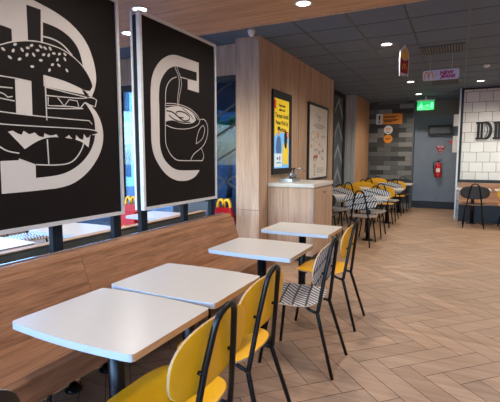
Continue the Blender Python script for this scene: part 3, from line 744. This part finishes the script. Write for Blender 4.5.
# ------------------------------------------------------------------ counter
e = empty('counter_cabinet', (-2.01, 5.645, 0)); tag(e, 'oak counter cabinet with a white top against the poster wall', 'cabinet')
MB().box(-0.318, 0.32, -0.445, 0.445, 0.09, 1.008).box(-0.318, 0.29, -0.415, 0.415, 0.0, 0.09, 1).build('body', [M['oak'], M['dark']], e)
MB().box(-0.318, 0.34, -0.465, 0.465, 1.008, 1.06, bevel=0.006).build('worktop', M['white_lam'], e)
d = MB().box(0.321, 0.337, -0.42, 0.44, 0.11, 0.985).build('door', M['oak'], e)
MB().lathe([(0.006, 0), (0.006, 0.014), (0.016, 0.018), (0.016, 0.026), (0.010, 0.030)], (0.337, -0.04, 0.925), 'X', 14).build('knob', M['steel'], d)
MB().box(0.321, 0.327, -0.444, -0.424, 0.09, 1.0).build('edge_trim', M['pale_wood'], e)
e = empty('dispenser_tray', (-2.17, 5.60, 1.06)); tag(e, 'low stainless tray on the white counter top', 'tray')
MB().box(-0.10, 0.10, -0.17, 0.17, 0, 0.008).box(-0.10, 0.10, -0.17, -0.16, 0.008, 0.045).box(-0.10, 0.10, 0.16, 0.17, 0.008, 0.045).box(0.09, 0.10, -0.16, 0.16, 0.008, 0.045).box(-0.10, -0.09, -0.16, 0.16, 0.008, 0.045).build('tray_body', M['steel'], e)
for y, lb in ((5.60, 'near chrome pump dispenser on the stainless tray'), (5.71, 'far chrome pump dispenser on the stainless tray')):
    p = empty('pump_dispenser', (-2.15, y, 1.069)); tag(p, lb, 'dispenser', 'pump dispensers on the counter')
    MB().lathe([(0.032, 0), (0.032, 0.10), (0.028, 0.115), (0.012, 0.125)], n=18).build('bottle', M['steel'], p)
    MB().tube([(0, 0, 0.12), (0, 0, 0.165)], 0.008).lathe([(0.028, 0.162), (0.03, 0.175), (0.02, 0.182)], n=14).build('pump_head', M['ink'], p)
e = empty('tap', (-2.17, 5.86, 1.06)); tag(e, 'curved chrome tap at the back of the white counter top', 'tap')
MB().lathe([(0.03, 0), (0.03, 0.012), (0.016, 0.02)], n=16).tube([(0, 0, 0.015), (0, 0, 0.14), (0.01, 0.02, 0.172), (0.035, 0.06, 0.182), (0.07, 0.11, 0.17), (0.085, 0.13, 0.14)], 0.011, 10).build('spout', M['steel'], e)
MB().tube([(0, -0.015, 0.06), (0.02, -0.07, 0.075)], 0.007).build('lever', M['steel'], e)

# ------------------------------------------------------------------ posters on the oak wall (facing +X)
def seg(pr, y0, y1, z0, z1, x, t, mi): pr.box(x, x+t, y0, y1, z0, z1, mi)
XW = -2.3285
e = empty('wall_display', (XW, 5.64, 1.17)); tag(e, 'lit yellow and blue screen in a black frame over the counter', 'screen')
def wp(mb, name, mats): return world_parent(mb.build(name, mats), e)
wp(MB().box(XW, XW+0.03, 5.295, 5.33, 1.165, 2.335).box(XW, XW+0.03, 5.895, 6.0, 1.165, 2.335).box(XW, XW+0.03, 5.33, 5.895, 1.165, 1.25).box(XW, XW+0.03, 5.33, 5.895, 2.225, 2.335), 'frame', M['dark'])
x = XW+0.024
wp(MB().box(XW, x, 5.33, 5.895, 1.25, 2.225), 'screen', M['scr_yellow'])
pr = MB()
low = [(5.33, 1.25), (5.895, 1.25), (5.895, 1.66)] + [(5.61+0.28*math.cos(t), 1.66+0.10*math.sin(t)) for t in (0.3, 0.7, 1.1, 1.57, 2.0, 2.4, 2.8)] + [(5.33, 1.66)]
pr.prism(low, (x, 0, 0), Y_, Z_, X_, 0.001, 0)
def fig(cx, z0, body, hair, sc, lean):
    out = [(cx-0.075*sc, z0), (cx+0.085*sc, z0), (cx+0.10*sc, z0+0.17*sc), (cx+0.07*sc, z0+0.27*sc), (cx+0.03*sc, z0+0.30*sc), (cx-0.03*sc, z0+0.30*sc), (cx-0.075*sc, z0+0.26*sc), (cx-0.11*sc, z0+0.12*sc)]
    pr.prism(out, (x, 0, 0), Y_, Z_, X_, 0.0018, body)
    pr.prism(arc(cx, z0+0.36*sc, 0.042*sc, 0, 360, 12, 0.058*sc)[:-1], (x, 0, 0), Y_, Z_, X_, 0.0022, 3)
    if hair == 'cap': pr.prism([(cx-0.045*sc, z0+0.39*sc), (cx+0.045*sc, z0+0.39*sc), (cx+0.04*sc, z0+0.44*sc), (cx-0.04*sc, z0+0.44*sc)], (x, 0, 0), Y_, Z_, X_, 0.0028, 4)
    else: pr.prism(arc(cx, z0+0.32*sc, 0.05*sc, 0, 360, 14, 0.12*sc)[:-1], (x, 0, 0), Y_, Z_, X_, 0.0028, 4)
PM = [M['scr_blue'], M['scr_yellow'], M['scr_uniform'], M['scr_skin'], M['ink'], M['scr_paper'], M['green_p'], M['pink_p'], M['scr_red']]
wp(pr, 'sky_print', PM)
pr = MB(); fig(5.50, 1.42, 2, 'cap', 0.95, 0); wp(pr, 'staff_figure', PM)
pr = MB(); fig(5.76, 1.30, 1, 'hair', 1.15, 0); wp(pr, 'customer_figure', PM)
pr = MB().prism([(5.34, 1.27), (5.62, 1.27), (5.62, 1.46), (5.34, 1.46)], (x, 0, 0), Y_, Z_, X_, 0.0024, 5)
for (y0, y1, z0, z1, mi) in ((5.43, 5.48, 1.37, 1.41, 6), (5.52, 5.56, 1.36, 1.42, 7), (5.42, 5.58, 1.32, 1.335, 6)): pr.box(x+0.0015, x+0.003, y0, y1, z0, z1, mi)
wp(pr, 'counter_print', PM)
wp(MB().prism([(5.335, 2.08), (5.40, 2.08), (5.40, 2.20), (5.335, 2.20)], (x, 0, 0), Y_, Z_, X_, 0.002, 8), 'logo_tile', PM)
pr = MB().prism(arc(5.84, 1.735, 0.05, 0, 360, 14)[:-1], (x, 0, 0), Y_, Z_, X_, 0.002, 8)
for dz in (-0.018, 0.0, 0.018): pr.box(x+0.0015, x+0.0028, 5.81, 5.87, 1.731+dz, 1.739+dz, 5)
wp(pr, 'round_badge', PM)
for body, sz, z in (('Pesan lewat', 0.05, 2.125), ('aplikasi di sini', 0.042, 2.065), ('Tempat Ambil', 0.086, 1.965), ('Pesan Pick Up', 0.082, 1.87), ('Center', 0.09, 1.775)):
    t = text_mesh('poster_text', body, sz, M['ink'], None, (x, 5.62, z), Y_, Z_, 0.001, 'CENTER', bold=0.0022); world_parent(t, e)
e = empty('framed_poster', (XW, 7.40, 1.0)); tag(e, 'white information poster with small drawings in a thin black frame', 'poster')
wp(MB().box(XW, XW+0.035, 6.80, 6.84, 1.0, 2.345).box(XW, XW+0.035, 7.92, 7.96, 1.0, 2.345).box(XW, XW+0.035, 6.84, 7.92, 1.0, 1.04).box(XW, XW+0.035, 6.84, 7.92, 2.30, 2.345), 'frame', M['dark'])
wp(MB().box(XW, x, 6.84, 7.92, 1.04, 2.30), 'poster_sheet', M['poster_paper'])
pr = MB()
rnd = random.Random(5)
for (y0, y1, z) in ((7.12, 7.72, 1.985), (7.05, 7.78, 1.955), (7.18, 7.66, 1.925), (7.55, 7.80, 1.79), (7.55, 7.76, 1.76), (7.1, 7.35, 1.545), (7.1, 7.38, 1.52), (7.56, 7.74, 1.385), (7.56, 7.7, 1.36), (7.30, 7.72, 1.20), (7.30, 7.74, 1.165), (7.30, 7.66, 1.13), (7.35, 7.45, 2.06)):
    pr.box(x, x+0.001, y0, y1, z, z+0.013, 0)
for (cy, cz, r, mi) in ((7.05, 1.78, 0.11, 1), (7.02, 1.66, 0.09, 1), (7.25, 1.72, 0.08, 1), (7.55, 1.56, 0.09, 1), (7.60, 1.46, 0.08, 1), (7.2, 1.42, 0.12, 1), (7.15, 1.30, 0.09, 1)):
    pts = arc(cy, cz, r, 0, 360, 16, r*0.7)
    pr.ribbon(pts, 0.008, (x, 0, 0), Y_, Z_, X_, 0.001, mi)
for (cy, cz, mi) in ((7.32, 1.83, 2), (7.36, 1.79, 2), (6.98, 1.60, 2), (7.42, 1.64, 2), (7.18, 1.425, 3), (7.25, 1.40, 3), (7.12, 1.395, 3), (7.30, 1.43, 3), (7.42, 1.49, 3), (7.66, 1.53, 4)):
    pr.prism(arc(cy, cz, 0.032, 0, 360, 10)[:-1], (x, 0, 0), Y_, Z_, X_, 0.0015, mi)
for i in range(5):
    for j in range(2): pr.box(x, x+0.001, 7.12+0.05*j, 7.155+0.05*j, 1.08+0.045*i, 1.108+0.045*i, 0)
pr.ribbon([(7.22, 2.16), (7.24, 2.20), (7.27, 2.17), (7.25, 2.12), (7.22, 2.16)], 0.01, (x, 0, 0), Y_, Z_, X_, 0.001, 5)
wp(pr, 'poster_picture', [M['greyink'], M['greyink'], M['orange'], M['darkred'], M['uniform'], M['green_p']])
t = text_mesh('poster_text', 'Easy', 0.11, M['greyink'], None, (x, 7.42, 2.10), Y_, Z_, 0.001, 'CENTER'); world_parent(t, e)

# ------------------------------------------------------------------ golden arches helper (2D outline strokes)
def arches(mb, o, u, v, w, wd, ht, stroke, t, mi=0):
    for s in (-1, 1):
        cx = s*wd*0.25; r = wd*0.25
        pts = [(cx + r*math.cos(a), ht*math.sin(a)**0.9 if 0 < a < PI else 0) for a in [PI*k/14 for k in range(15)]]
        mb.ribbon(pts, stroke, o, u, v, w, t*(1.0 if s < 0 else 1.05), mi)
    return mb
def meal_stand(x, y, label):
    e = empty('meal_box_stand', (x, y, 0)); tag(e, label, 'stand', 'red box stands by the shop windows')
    b = MB(); w, d, h = 0.135, 0.10, 0.62
    b.box(-w, w, -d, d, 0.0, h, bevel=0.008)
    pts = [(-w, h), (w, h), (w*0.85, h+0.10), (-w*0.85, h+0.10)]
    b.prism(pts, (0, -0.03, 0), X_, Z_, Y_, 0.06)
    b.build('box', M['red'], e)
    arches(MB(), (0, -0.02, h+0.085), X_, Z_, Y_, 0.20, 0.125, 0.026, 0.04).build('arch_handle', M['gold'], e)
    MB().ribbon([(-0.07, 0.42), (-0.045, 0.36), (0, 0.34), (0.045, 0.36), (0.07, 0.42)], 0.02, (0, -d-0.001, 0), X_, Z_, -Y_, 0.002).build('smile_print', M['gold'], e)
meal_stand(-4.27, 4.62, 'red box stand with yellow arches seen between the two black panels')
meal_stand(-2.86, 4.9, 'red box stand with yellow arches at the end of the bench, by the lattice window')

# ------------------------------------------------------------------ signs on the striped tile wall (facing -Y)
YW = 12.199
e = empty('warning_sign', (-1.77, YW, 2.470)); tag(e, 'orange notice with a black exclamation mark on the striped tile wall', 'sign')
wp(MB().box(-2.135, -1.96, YW-0.015, YW, 2.320, 2.605).box(-1.96, -1.44, YW-0.015, YW, 2.320, 2.605, 1), 'board', [M['white'], M['orange']])
wp(MB().prism([(-2.075, 2.560), (-2.02, 2.560), (-2.035, 2.420), (-2.06, 2.420)], (0, YW-0.015, 0), X_, Z_, -Y_, 0.002).prism(arc(-2.048, 2.375, 0.026, 0, 360, 12)[:-1], (0, YW-0.015, 0), X_, Z_, -Y_, 0.002), 'exclamation_mark', M['ink'])
pr = MB()
for z, x0, x1 in ((2.525, -1.93, -1.56), (2.495, -1.93, -1.62), (2.430, -1.93, -1.54), (2.402, -1.93, -1.58), (2.375, -1.93, -1.70)): pr.box(x0, x1, YW-0.017, YW-0.015, z, z+0.018)
wp(pr, 'text_lines', M['ink'])
wp(MB().box(-1.49, -1.45, YW-0.017, YW-0.015, 2.570, 2.605), 'corner_mark', M['red'])
def sticker(cz, mat, label, red):
    e2_ = empty('round_sticker', (-1.80, 12.2, cz)); tag(e2_, label, 'sticker', 'round stickers on the striped tiles')
    MB().prism(arc(0, 0, 0.118, 0, 360, 28)[:-1], (0, 0, 0), X_, Z_, -Y_, 0.006).build('disc', mat, e2_)
    p = MB()
    if red:
        p.box(-0.06, 0.06, -0.008, -0.006, 0.02, 0.045).box(-0.07, 0.07, -0.008, -0.006, -0.02, 0.005).box(-0.055, 0.055, -0.008, -0.006, -0.075, -0.055, 1)
    else:
        p.ribbon([(-0.07, -0.01), (-0.02, 0.0), (0.03, -0.012), (0.055, 0.01), (0.045, 0.035)], 0.022, (0, -0.006, 0), X_, Z_, -Y_, 0.002, 1)
    p.build('emblem', [M['orange'], M['ink']], e2_)
sticker(2.165, M['white'], 'round white sticker with orange print under the orange notice', True)
sticker(1.915, M['orange'], 'round orange sticker below the white one on the striped tiles', False)

# ------------------------------------------------------------------ door recess things
YD = 12.42
e = empty('wall_unit', (-0.49, YD, 2.0)); tag(e, 'white louvred unit in a black frame on the grey door', 'unit')
MB().box(-0.29, 0.29, -0.10, 0, 0.0, 0.04).box(-0.29, 0.29, -0.10, 0, 0.22, 0.26).box(-0.29, -0.25, -0.10, 0, 0.04, 0.22).box(0.25, 0.29, -0.10, 0, 0.04, 0.22).build('frame', M['ink'], e)
MB().box(-0.25, 0.25, -0.085, 0, 0.04, 0.22).box(-0.25, 0.25, -0.097, -0.085, 0.05, 0.10).box(-0.25, 0.25, -0.093, -0.085, 0.12, 0.15).build('cover', M['tbar'], e)
e = empty('triangle_sign', (-0.46, YD, 1.47)); tag(e, 'red and white triangular sign above the fire extinguisher', 'sign')
MB().prism([(-0.13, 0.24), (0.13, 0.24), (0, 0.0)], (0, 0, 0), X_, Z_, -Y_, 0.004).build('plate', M['darkred'], e)
pr = MB()
for (cx, cz) in ((-0.05, 0.20), (0.05, 0.20), (0.0, 0.17), (-0.02, 0.12), (0.03, 0.115), (0.0, 0.06)): pr.prism(arc(cx, cz, 0.014, 0, 360, 8)[:-1], (0, -0.004, 0), X_, Z_, -Y_, 0.001)
pr.box(-0.09, 0.09, -0.0055, -0.004, 0.222, 0.232).build('emblem', M['white'], e)
e = empty('fire_extinguisher', (-0.49, YD-0.085, 0.86)); e.scale = (1.08, 1.0, 0.9); tag(e, 'red fire extinguisher hanging on the grey door', 'fire extinguisher')
cyl = MB().lathe([(0.055, 0), (0.075, 0.012), (0.078, 0.05), (0.078, 0.34), (0.07, 0.38), (0.04, 0.42), (0.025, 0.43), (0.025, 0.46)], n=24).build('cylinder', M['red'], e)
MB().box(-0.045, 0.045, -0.0795, -0.06, 0.16, 0.27).build('paper_label', M['poster_paper'], cyl)
MB().lathe([(0.028, 0.455), (0.028, 0.49), (0.015, 0.50)], n=14).box(-0.03, 0.09, -0.012, 0.012, 0.50, 0.512).box(-0.02, 0.09, -0.012, 0.012, 0.528, 0.538).build('valve', M['black'], e)
MB().tube([(-0.025, 0, 0.48), (-0.07, 0, 0.49), (-0.11, 0, 0.45), (-0.115, 0, 0.36), (-0.10, 0, 0.22), (-0.09, 0, 0.10)], 0.010).build('hose', M['black'], e)
MB().box(-0.02, 0.02, 0.072, 0.085, 0.30, 0.46).build('bracket', M['black'], e)
for z0, z1, lb in ((1.86, 2.24, 'lower white wall box by the metal edge, with red marks, in the door recess'), (2.36, 2.62, 'upper white wall box by the metal edge of the door recess')):
    e = empty('wall_box', (-0.02, 11.1, z0)); tag(e, lb, 'box', 'white wall boxes in the door recess')
    zo = -0.34 if z0 < 2 else -0.22
    MB().box(-0.13, 0.0, -0.12, 0.12, zo, zo+z1-z0, bevel=0.005).build('housing', M['white'], e)
    if z0 < 2:
        MB().prism([(-0.15, zo+0.30), (-0.21, zo+0.245), (-0.15, zo+0.19)], (0, -0.005, 0), X_, Z_, Y_, 0.01).box(-0.15, -0.13, -0.005, 0.005, zo+0.18, zo+0.31).box(-0.145, -0.13, -0.10, 0.10, zo+0.02, zo+0.08).build('red_mark', M['red'], e)

# big letters on the white tiles: black slab-serif outlines with an open centre
def letter(x0, kind, label):
    e = empty('wall_letter', (x0, 10.66, 1.80)); tag(e, label, 'letter', 'black letters on the white tiles')
    H, t, d = 0.385, 0.030, 0.035
    b = MB(); o = (0, 0, 0)
    def bar(xa, xb, za, zb): b.box(xa, xb, -d, 0, za, zb)
    bar(0.0, 0.14, 0, 0.042); bar(0.0, 0.14, H-0.042, H)
    bar(0.026, 0.080, 0.042, H-0.042); bar(0.097, 0.144, 0.042, H-0.042)
    if kind == 'D':
        bar(0.14, 0.19, 0, 0.036); bar(0.14, 0.19, H-0.036, H)
        b.ribbon([(0.19+0.105*math.cos(a), H/2+(H/2-0.018)*math.sin(a)) for a in [-PI/2+PI*k/14 for k in range(15)]], 0.058, o, X_, Z_, -Y_, d)
        b.ribbon([(0.175+0.055*math.cos(a), H/2+(H/2-0.062)*math.sin(a)) for a in [-PI/2+PI*k/12 for k in range(13)]], 0.016, o, X_, Z_, -Y_, d*0.97)
    else:
        bar(0.14, 0.27, 0, 0.036); bar(0.14, 0.27, H-0.036, H)
        bar(0.24, 0.27, 0.036, 0.10); bar(0.24, 0.27, H-0.10, H-0.036)
        bar(0.136, 0.20, H/2-0.035, H/2-0.012); bar(0.136, 0.20, H/2+0.012, H/2+0.035); bar(0.20, 0.225, H/2-0.06, H/2+0.06)
    b.build('outline', M['ink'], e)
letter(0.305, 'D', 'black slab letter D on the white tiles')
letter(0.640, 'E', 'black slab letter E cut by the right edge of the photo')

# ------------------------------------------------------------------ ceiling things
def downlight(x, y, z, label, group, power, rim='white'):
    e = empty('downlight', (x, y, z)); tag(e, label, 'ceiling light', group)
    MB().lathe([(0.062, -0.001), (0.080, -0.001), (0.082, -0.006), (0.065, -0.008), (0.062, -0.003)], n=24).build('trim_ring', M['white'], e)
    MB().lathe([(0.0, -0.0032), (0.0615, -0.0032), (0.0615, -0.0012), (0.0, -0.0012)], n=20).build('lamp_disc', M['downlight'], e)
    if power:
        ld = bpy.data.lights.new('downlight_beam', 'SPOT'); ld.energy = power; ld.color = (1.0, 0.92, 0.82); ld.spot_size = math.radians(150); ld.spot_blend = 0.7; ld.shadow_soft_size = 0.045
        lo = bpy.data.objects.new('downlight_beam', ld); COL.objects.link(lo); lo.parent = e; lo.location = (0, 0, -0.03)
PS, PC = 48, 80
GS, GC = 'round lights in the wood ceiling', 'round lights in the dark ceiling'
downlight(-1.33, 3.73, SOF, 'round light in the wood ceiling over the aisle, at the photo top', GS, PS)
downlight(-2.76, 3.18, SOF, 'round light in the wood ceiling just above the coffee panel', GS, PS)
downlight(-3.40, 3.71, SOF, 'round light in the wood ceiling seen in the gap between the panels', GS, PS)
for (x, y) in ((-1.33, 2.1), (-1.33, 0.5), (-2.76, 1.5), (0.4, 3.73), (0.4, 2.1), (0.4, 0.5), (2.2, 3.0), (2.2, 0.8), (-4.9, 2.6), (-4.9, 0.6)):
    downlight(x, y, SOF, 'round light in the wood ceiling outside the photo', 'wood ceiling lights outside the photo', PS*(0.45 if x > 0 else 0.9))
for y, lb in ((6.05, 'nearest round light in the dark ceiling'), (9.22, 'second round light in the dark ceiling, before the exit sign'), (11.07, 'third round light in the dark ceiling, just above the exit sign')):
    downlight(-0.955, y, CEIL, lb, GC, PC)
downlight(0.32, 9.74, CEIL, 'round light in the dark ceiling before the white tiles', GC, 30)
for (x, y) in ((0.9, 6.05), (2.3, 9.0), (2.3, 6.05), (1.5, 9.74)):
    downlight(x, y, CEIL, 'round light in the dark ceiling outside the photo', 'dark ceiling lights outside the photo', PC)

def vent(x0, x1, y0, y1, label, n):
    e = empty('ceiling_vent', ((x0+x1)/2, (y0+y1)/2, CEIL-0.004)); tag(e, label, 'vent', 'ceiling vents')
    a, c = (x1-x0)/2, (y1-y0)/2
    MB().box(-a, a, -c, -c+0.025, -0.012, 0).box(-a, a, c-0.025, c, -0.012, 0).box(-a, -a+0.025, -c+0.025, c-0.025, -0.012, 0).box(a-0.025, a, -c+0.025, c-0.025, -0.012, 0).build('frame', M['tbar'], e)
    MB().box(-a+0.025, a-0.025, -c+0.025, c-0.025, -0.002, 0).build('back_plate', M['ink'], e)
    for k in range(n):
        xx = -a+0.05 + (2*a-0.1)*k/(n-1)
        MB().obox((xx, 0, -0.010), (1, 0, 0.9), Y_, (-0.9, 0, 1), 0.010, c-0.03, 0.0015).build('slat', M['tbar'], e)
vent(-0.57, 0.0, 6.42, 6.90, 'nearer square vent in the dark ceiling, before the hanging sign', 14)
vent(-0.60, -0.05, 9.15, 9.70, 'farther vent in the dark ceiling, behind the hanging sign', 14)
e = empty('smoke_detector', (0.34, 8.06, CEIL)); 
bpy.data.objects.remove(e)

# hanging signs
def hang(e, pts, ztop):
    m = MB()
    for x, y, z in pts: m.tube([(x, y, z), (x, y, ztop)], 0.0018, 6)
    return m.build('hanging_wire', M['alu'], e)
e = empty('hanging_sign', (-0.305, 7.0, 2.565)); tag(e, 'pale rounded sign with yellow arches hanging from the dark ceiling', 'sign')
a, h, r = 0.25, 0.15, 0.03
pts = arc(a-r, h-r, r, 0, 90, 4)+arc(-a+r, h-r, r, 90, 180, 4)+arc(-a+r, r, r, 180, 270, 4)+arc(a-r, r, r, 270, 360, 4)
MB().prism(pts, (0, 0.006, 0), X_, Z_, -Y_, 0.012).build('board', M['lavender'], e)
arches(MB(), (-0.165, -0.006, 0.022), X_, Z_, -Y_, 0.125, 0.105, 0.015, 0.002).build('arches_print', M['orange'], e)
text_mesh('sign_text', 'x', 0.06, M['greyink'], e, (-0.075, -0.0065, 0.065), X_, Z_, 0.001)
text_mesh('sign_text', 'NEW', 0.068, M['magenta'], e, (-0.015, -0.0065, 0.08), X_, Z_, 0.001, shear=0.2, bold=0.004, sx=1.15)
text_mesh('sign_text', 'JEANS', 0.066, M['magenta'], e, (0.0, -0.0065, 0.025), X_, Z_, 0.001, shear=0.2, bold=0.004, sx=1.1)
hang(e, [(-0.15, 0, h), (0.15, 0, h)], CEIL-2.565-0.004)
e = empty('hanging_banner', (-0.735, 6.2, 2.51), math.radians(68)); tag(e, 'red hanging cut-out of a fries box with a yellow top', 'sign')
outl = [(-0.12, 0.0), (-0.06, 0.03), (-0.02, 0.0), (0.04, 0.03), (0.12, 0.01), (0.13, 0.27), (0.10, 0.36), (0.05, 0.40), (0.0, 0.44), (-0.05, 0.40), (-0.12, 0.33), (-0.13, 0.25)]
MB().prism(outl, (0, 0.0025, 0), X_, Z_, -Y_, 0.005).build('board', M['lavender'], e)
for s in (-1, 1):
    o_ = (0, s*0.0026, 0); w_ = Y_*s
    MB().prism([(-0.09, 0.05), (0.09, 0.05), (0.105, 0.25), (0.0, 0.21), (-0.105, 0.25)], o_, X_, Z_, w_, 0.002).build('box_print', M['darkred'], e)
    p = MB()
    for k, hgt in enumerate((0.33, 0.37, 0.40, 0.385, 0.35)):
        xx = -0.085+0.036*k; p.prism([(xx, 0.235), (xx+0.028, 0.235), (xx+0.03, hgt), (xx, hgt-0.01)], o_, X_, Z_, w_, 0.0015)
    p.build('fries_print', M['gold'], e)
    arches(MB(), (0, s*0.0047, 0.10), X_, Z_, w_, 0.09, 0.075, 0.012, 0.001).build('arches_print', M['gold'], e)
hang(e, [(0, 0, 0.44)], CEIL-2.51)
e = empty('exit_sign', (-0.82, 11.6, 2.60)); tag(e, 'green lit exit sign hanging before the grey door', 'sign')
MB().box(-0.215, 0.215, -0.03, 0.03, 0.225, 0.26).box(-0.02, 0.02, -0.015, 0.015, 0.26, CEIL-2.60).build('mount', M['alu'], e)
MB().box(-0.20, 0.20, -0.012, 0.012, 0.0, 0.225).build('panel', M['exit_green'], e)
p = MB()
p.prism(arc(-0.10, 0.165, 0.018, 0, 360, 10)[:-1], (0, -0.012, 0), X_, Z_, -Y_, 0.002)
p.ribbon([(-0.10, 0.145), (-0.12, 0.095), (-0.16, 0.055)], 0.02, (0, -0.012, 0), X_, Z_, -Y_, 0.002).ribbon([(-0.12, 0.095), (-0.085, 0.075), (-0.085, 0.04)], 0.018, (0, -0.012, 0), X_, Z_, -Y_, 0.0022).ribbon([(-0.145, 0.125), (-0.105, 0.135), (-0.065, 0.115)], 0.014, (0, -0.012, 0), X_, Z_, -Y_, 0.0024)
p.build('running_figure', M['exit_white'], e)
MB().prism([(0.0, 0.105), (0.05, 0.105), (0.05, 0.08), (0.09, 0.115), (0.05, 0.15), (0.05, 0.125), (0.0, 0.125)], (0, -0.012, 0), X_, Z_, -Y_, 0.002).build('arrow', M['exit_white'], e)
MB().box(0.115, 0.175, -0.0145, -0.012, 0.045, 0.185).build('door_symbol', M['exit_white'], e)
# round sensor and dome
e = empty('dome_camera', (-2.30, 4.62, CEIL)); tag(e, 'white dome camera on the dark ceiling above the oak wall corner', 'camera')
MB().lathe([(0.045, 0.0), (0.045, -0.03), (0.042, -0.045), (0.034, -0.07), (0.02, -0.085), (0.0, -0.09)], n=20).build('dome', M['white'], e)
e = empty('smoke_detector', (0.34, 8.06, CEIL-0.008)); tag(e, 'small white smoke detector on the dark ceiling at the right edge', 'detector')
MB().lathe([(0.055, 0), (0.055, -0.02), (0.045, -0.035), (0.02, -0.045), (0.0, -0.045)], n=20).build('body', M['white'], e)

# ------------------------------------------------------------------ daylight and camera
wd = bpy.data.worlds.new('world'); SC.world = wd; wd.use_nodes = True; nt = wd.node_tree
bg = nt.nodes['Background']; sky = nt.nodes.new('ShaderNodeTexSky'); sky.sky_type = 'NISHITA'; sky.sun_disc = False
sky.sun_elevation = math.radians(38); sky.sun_rotation = math.radians(200); sky.air_density = 1.2; sky.dust_density = 1.5
mxs = nt.nodes.new('ShaderNodeMix'); mxs.data_type = 'RGBA'; mxs.blend_type = 'MULTIPLY'; mxs.inputs[0].default_value = 1.0
mxs.inputs[7].default_value = (0.51, 0.76, 1.20, 1)
nt.links.new(sky.outputs[0], mxs.inputs[6]); nt.links.new(mxs.outputs[2], bg.inputs['Color']); bg.inputs['Strength'].default_value = SKY
def portal(loc, rot, sx, sy):
    l = bpy.data.lights.new('portal', 'AREA'); l.shape = 'RECTANGLE'; l.size = sx; l.size_y = sy; l.cycles.is_portal = True
    o = bpy.data.objects.new('window_portal', l); COL.objects.link(o); o.location = loc; o.rotation_euler = rot
portal((-7.12, 1.05, 1.4), (0, -PI/2, 0), 2.3, 8.2)
portal((-1.5, -3.12, 1.55), (PI/2, 0, 0), 11.0, 1.5)
portal((-4.4, 5.32, 1.25), (-PI/2, 0, 0), 3.5, 2.5)

cam = bpy.data.cameras.new('camera'); co = bpy.data.objects.new('camera', cam); COL.objects.link(co); SC.camera = co
cam.sensor_fit = 'HORIZONTAL'; cam.sensor_width = 36.0; cam.lens = 36.0*414/500
co.location = (0, 0, 1.41); co.rotation_euler = (math.radians(90-6.0666), 0, math.radians(26.6568))
cam.clip_start = 0.05; cam.clip_end = 200
vs = SC.view_settings; vs.view_transform = 'Standard'; vs.look = 'None'; vs.gamma = 1.0; vs.use_curve_mapping = False; vs.exposure = EXPO
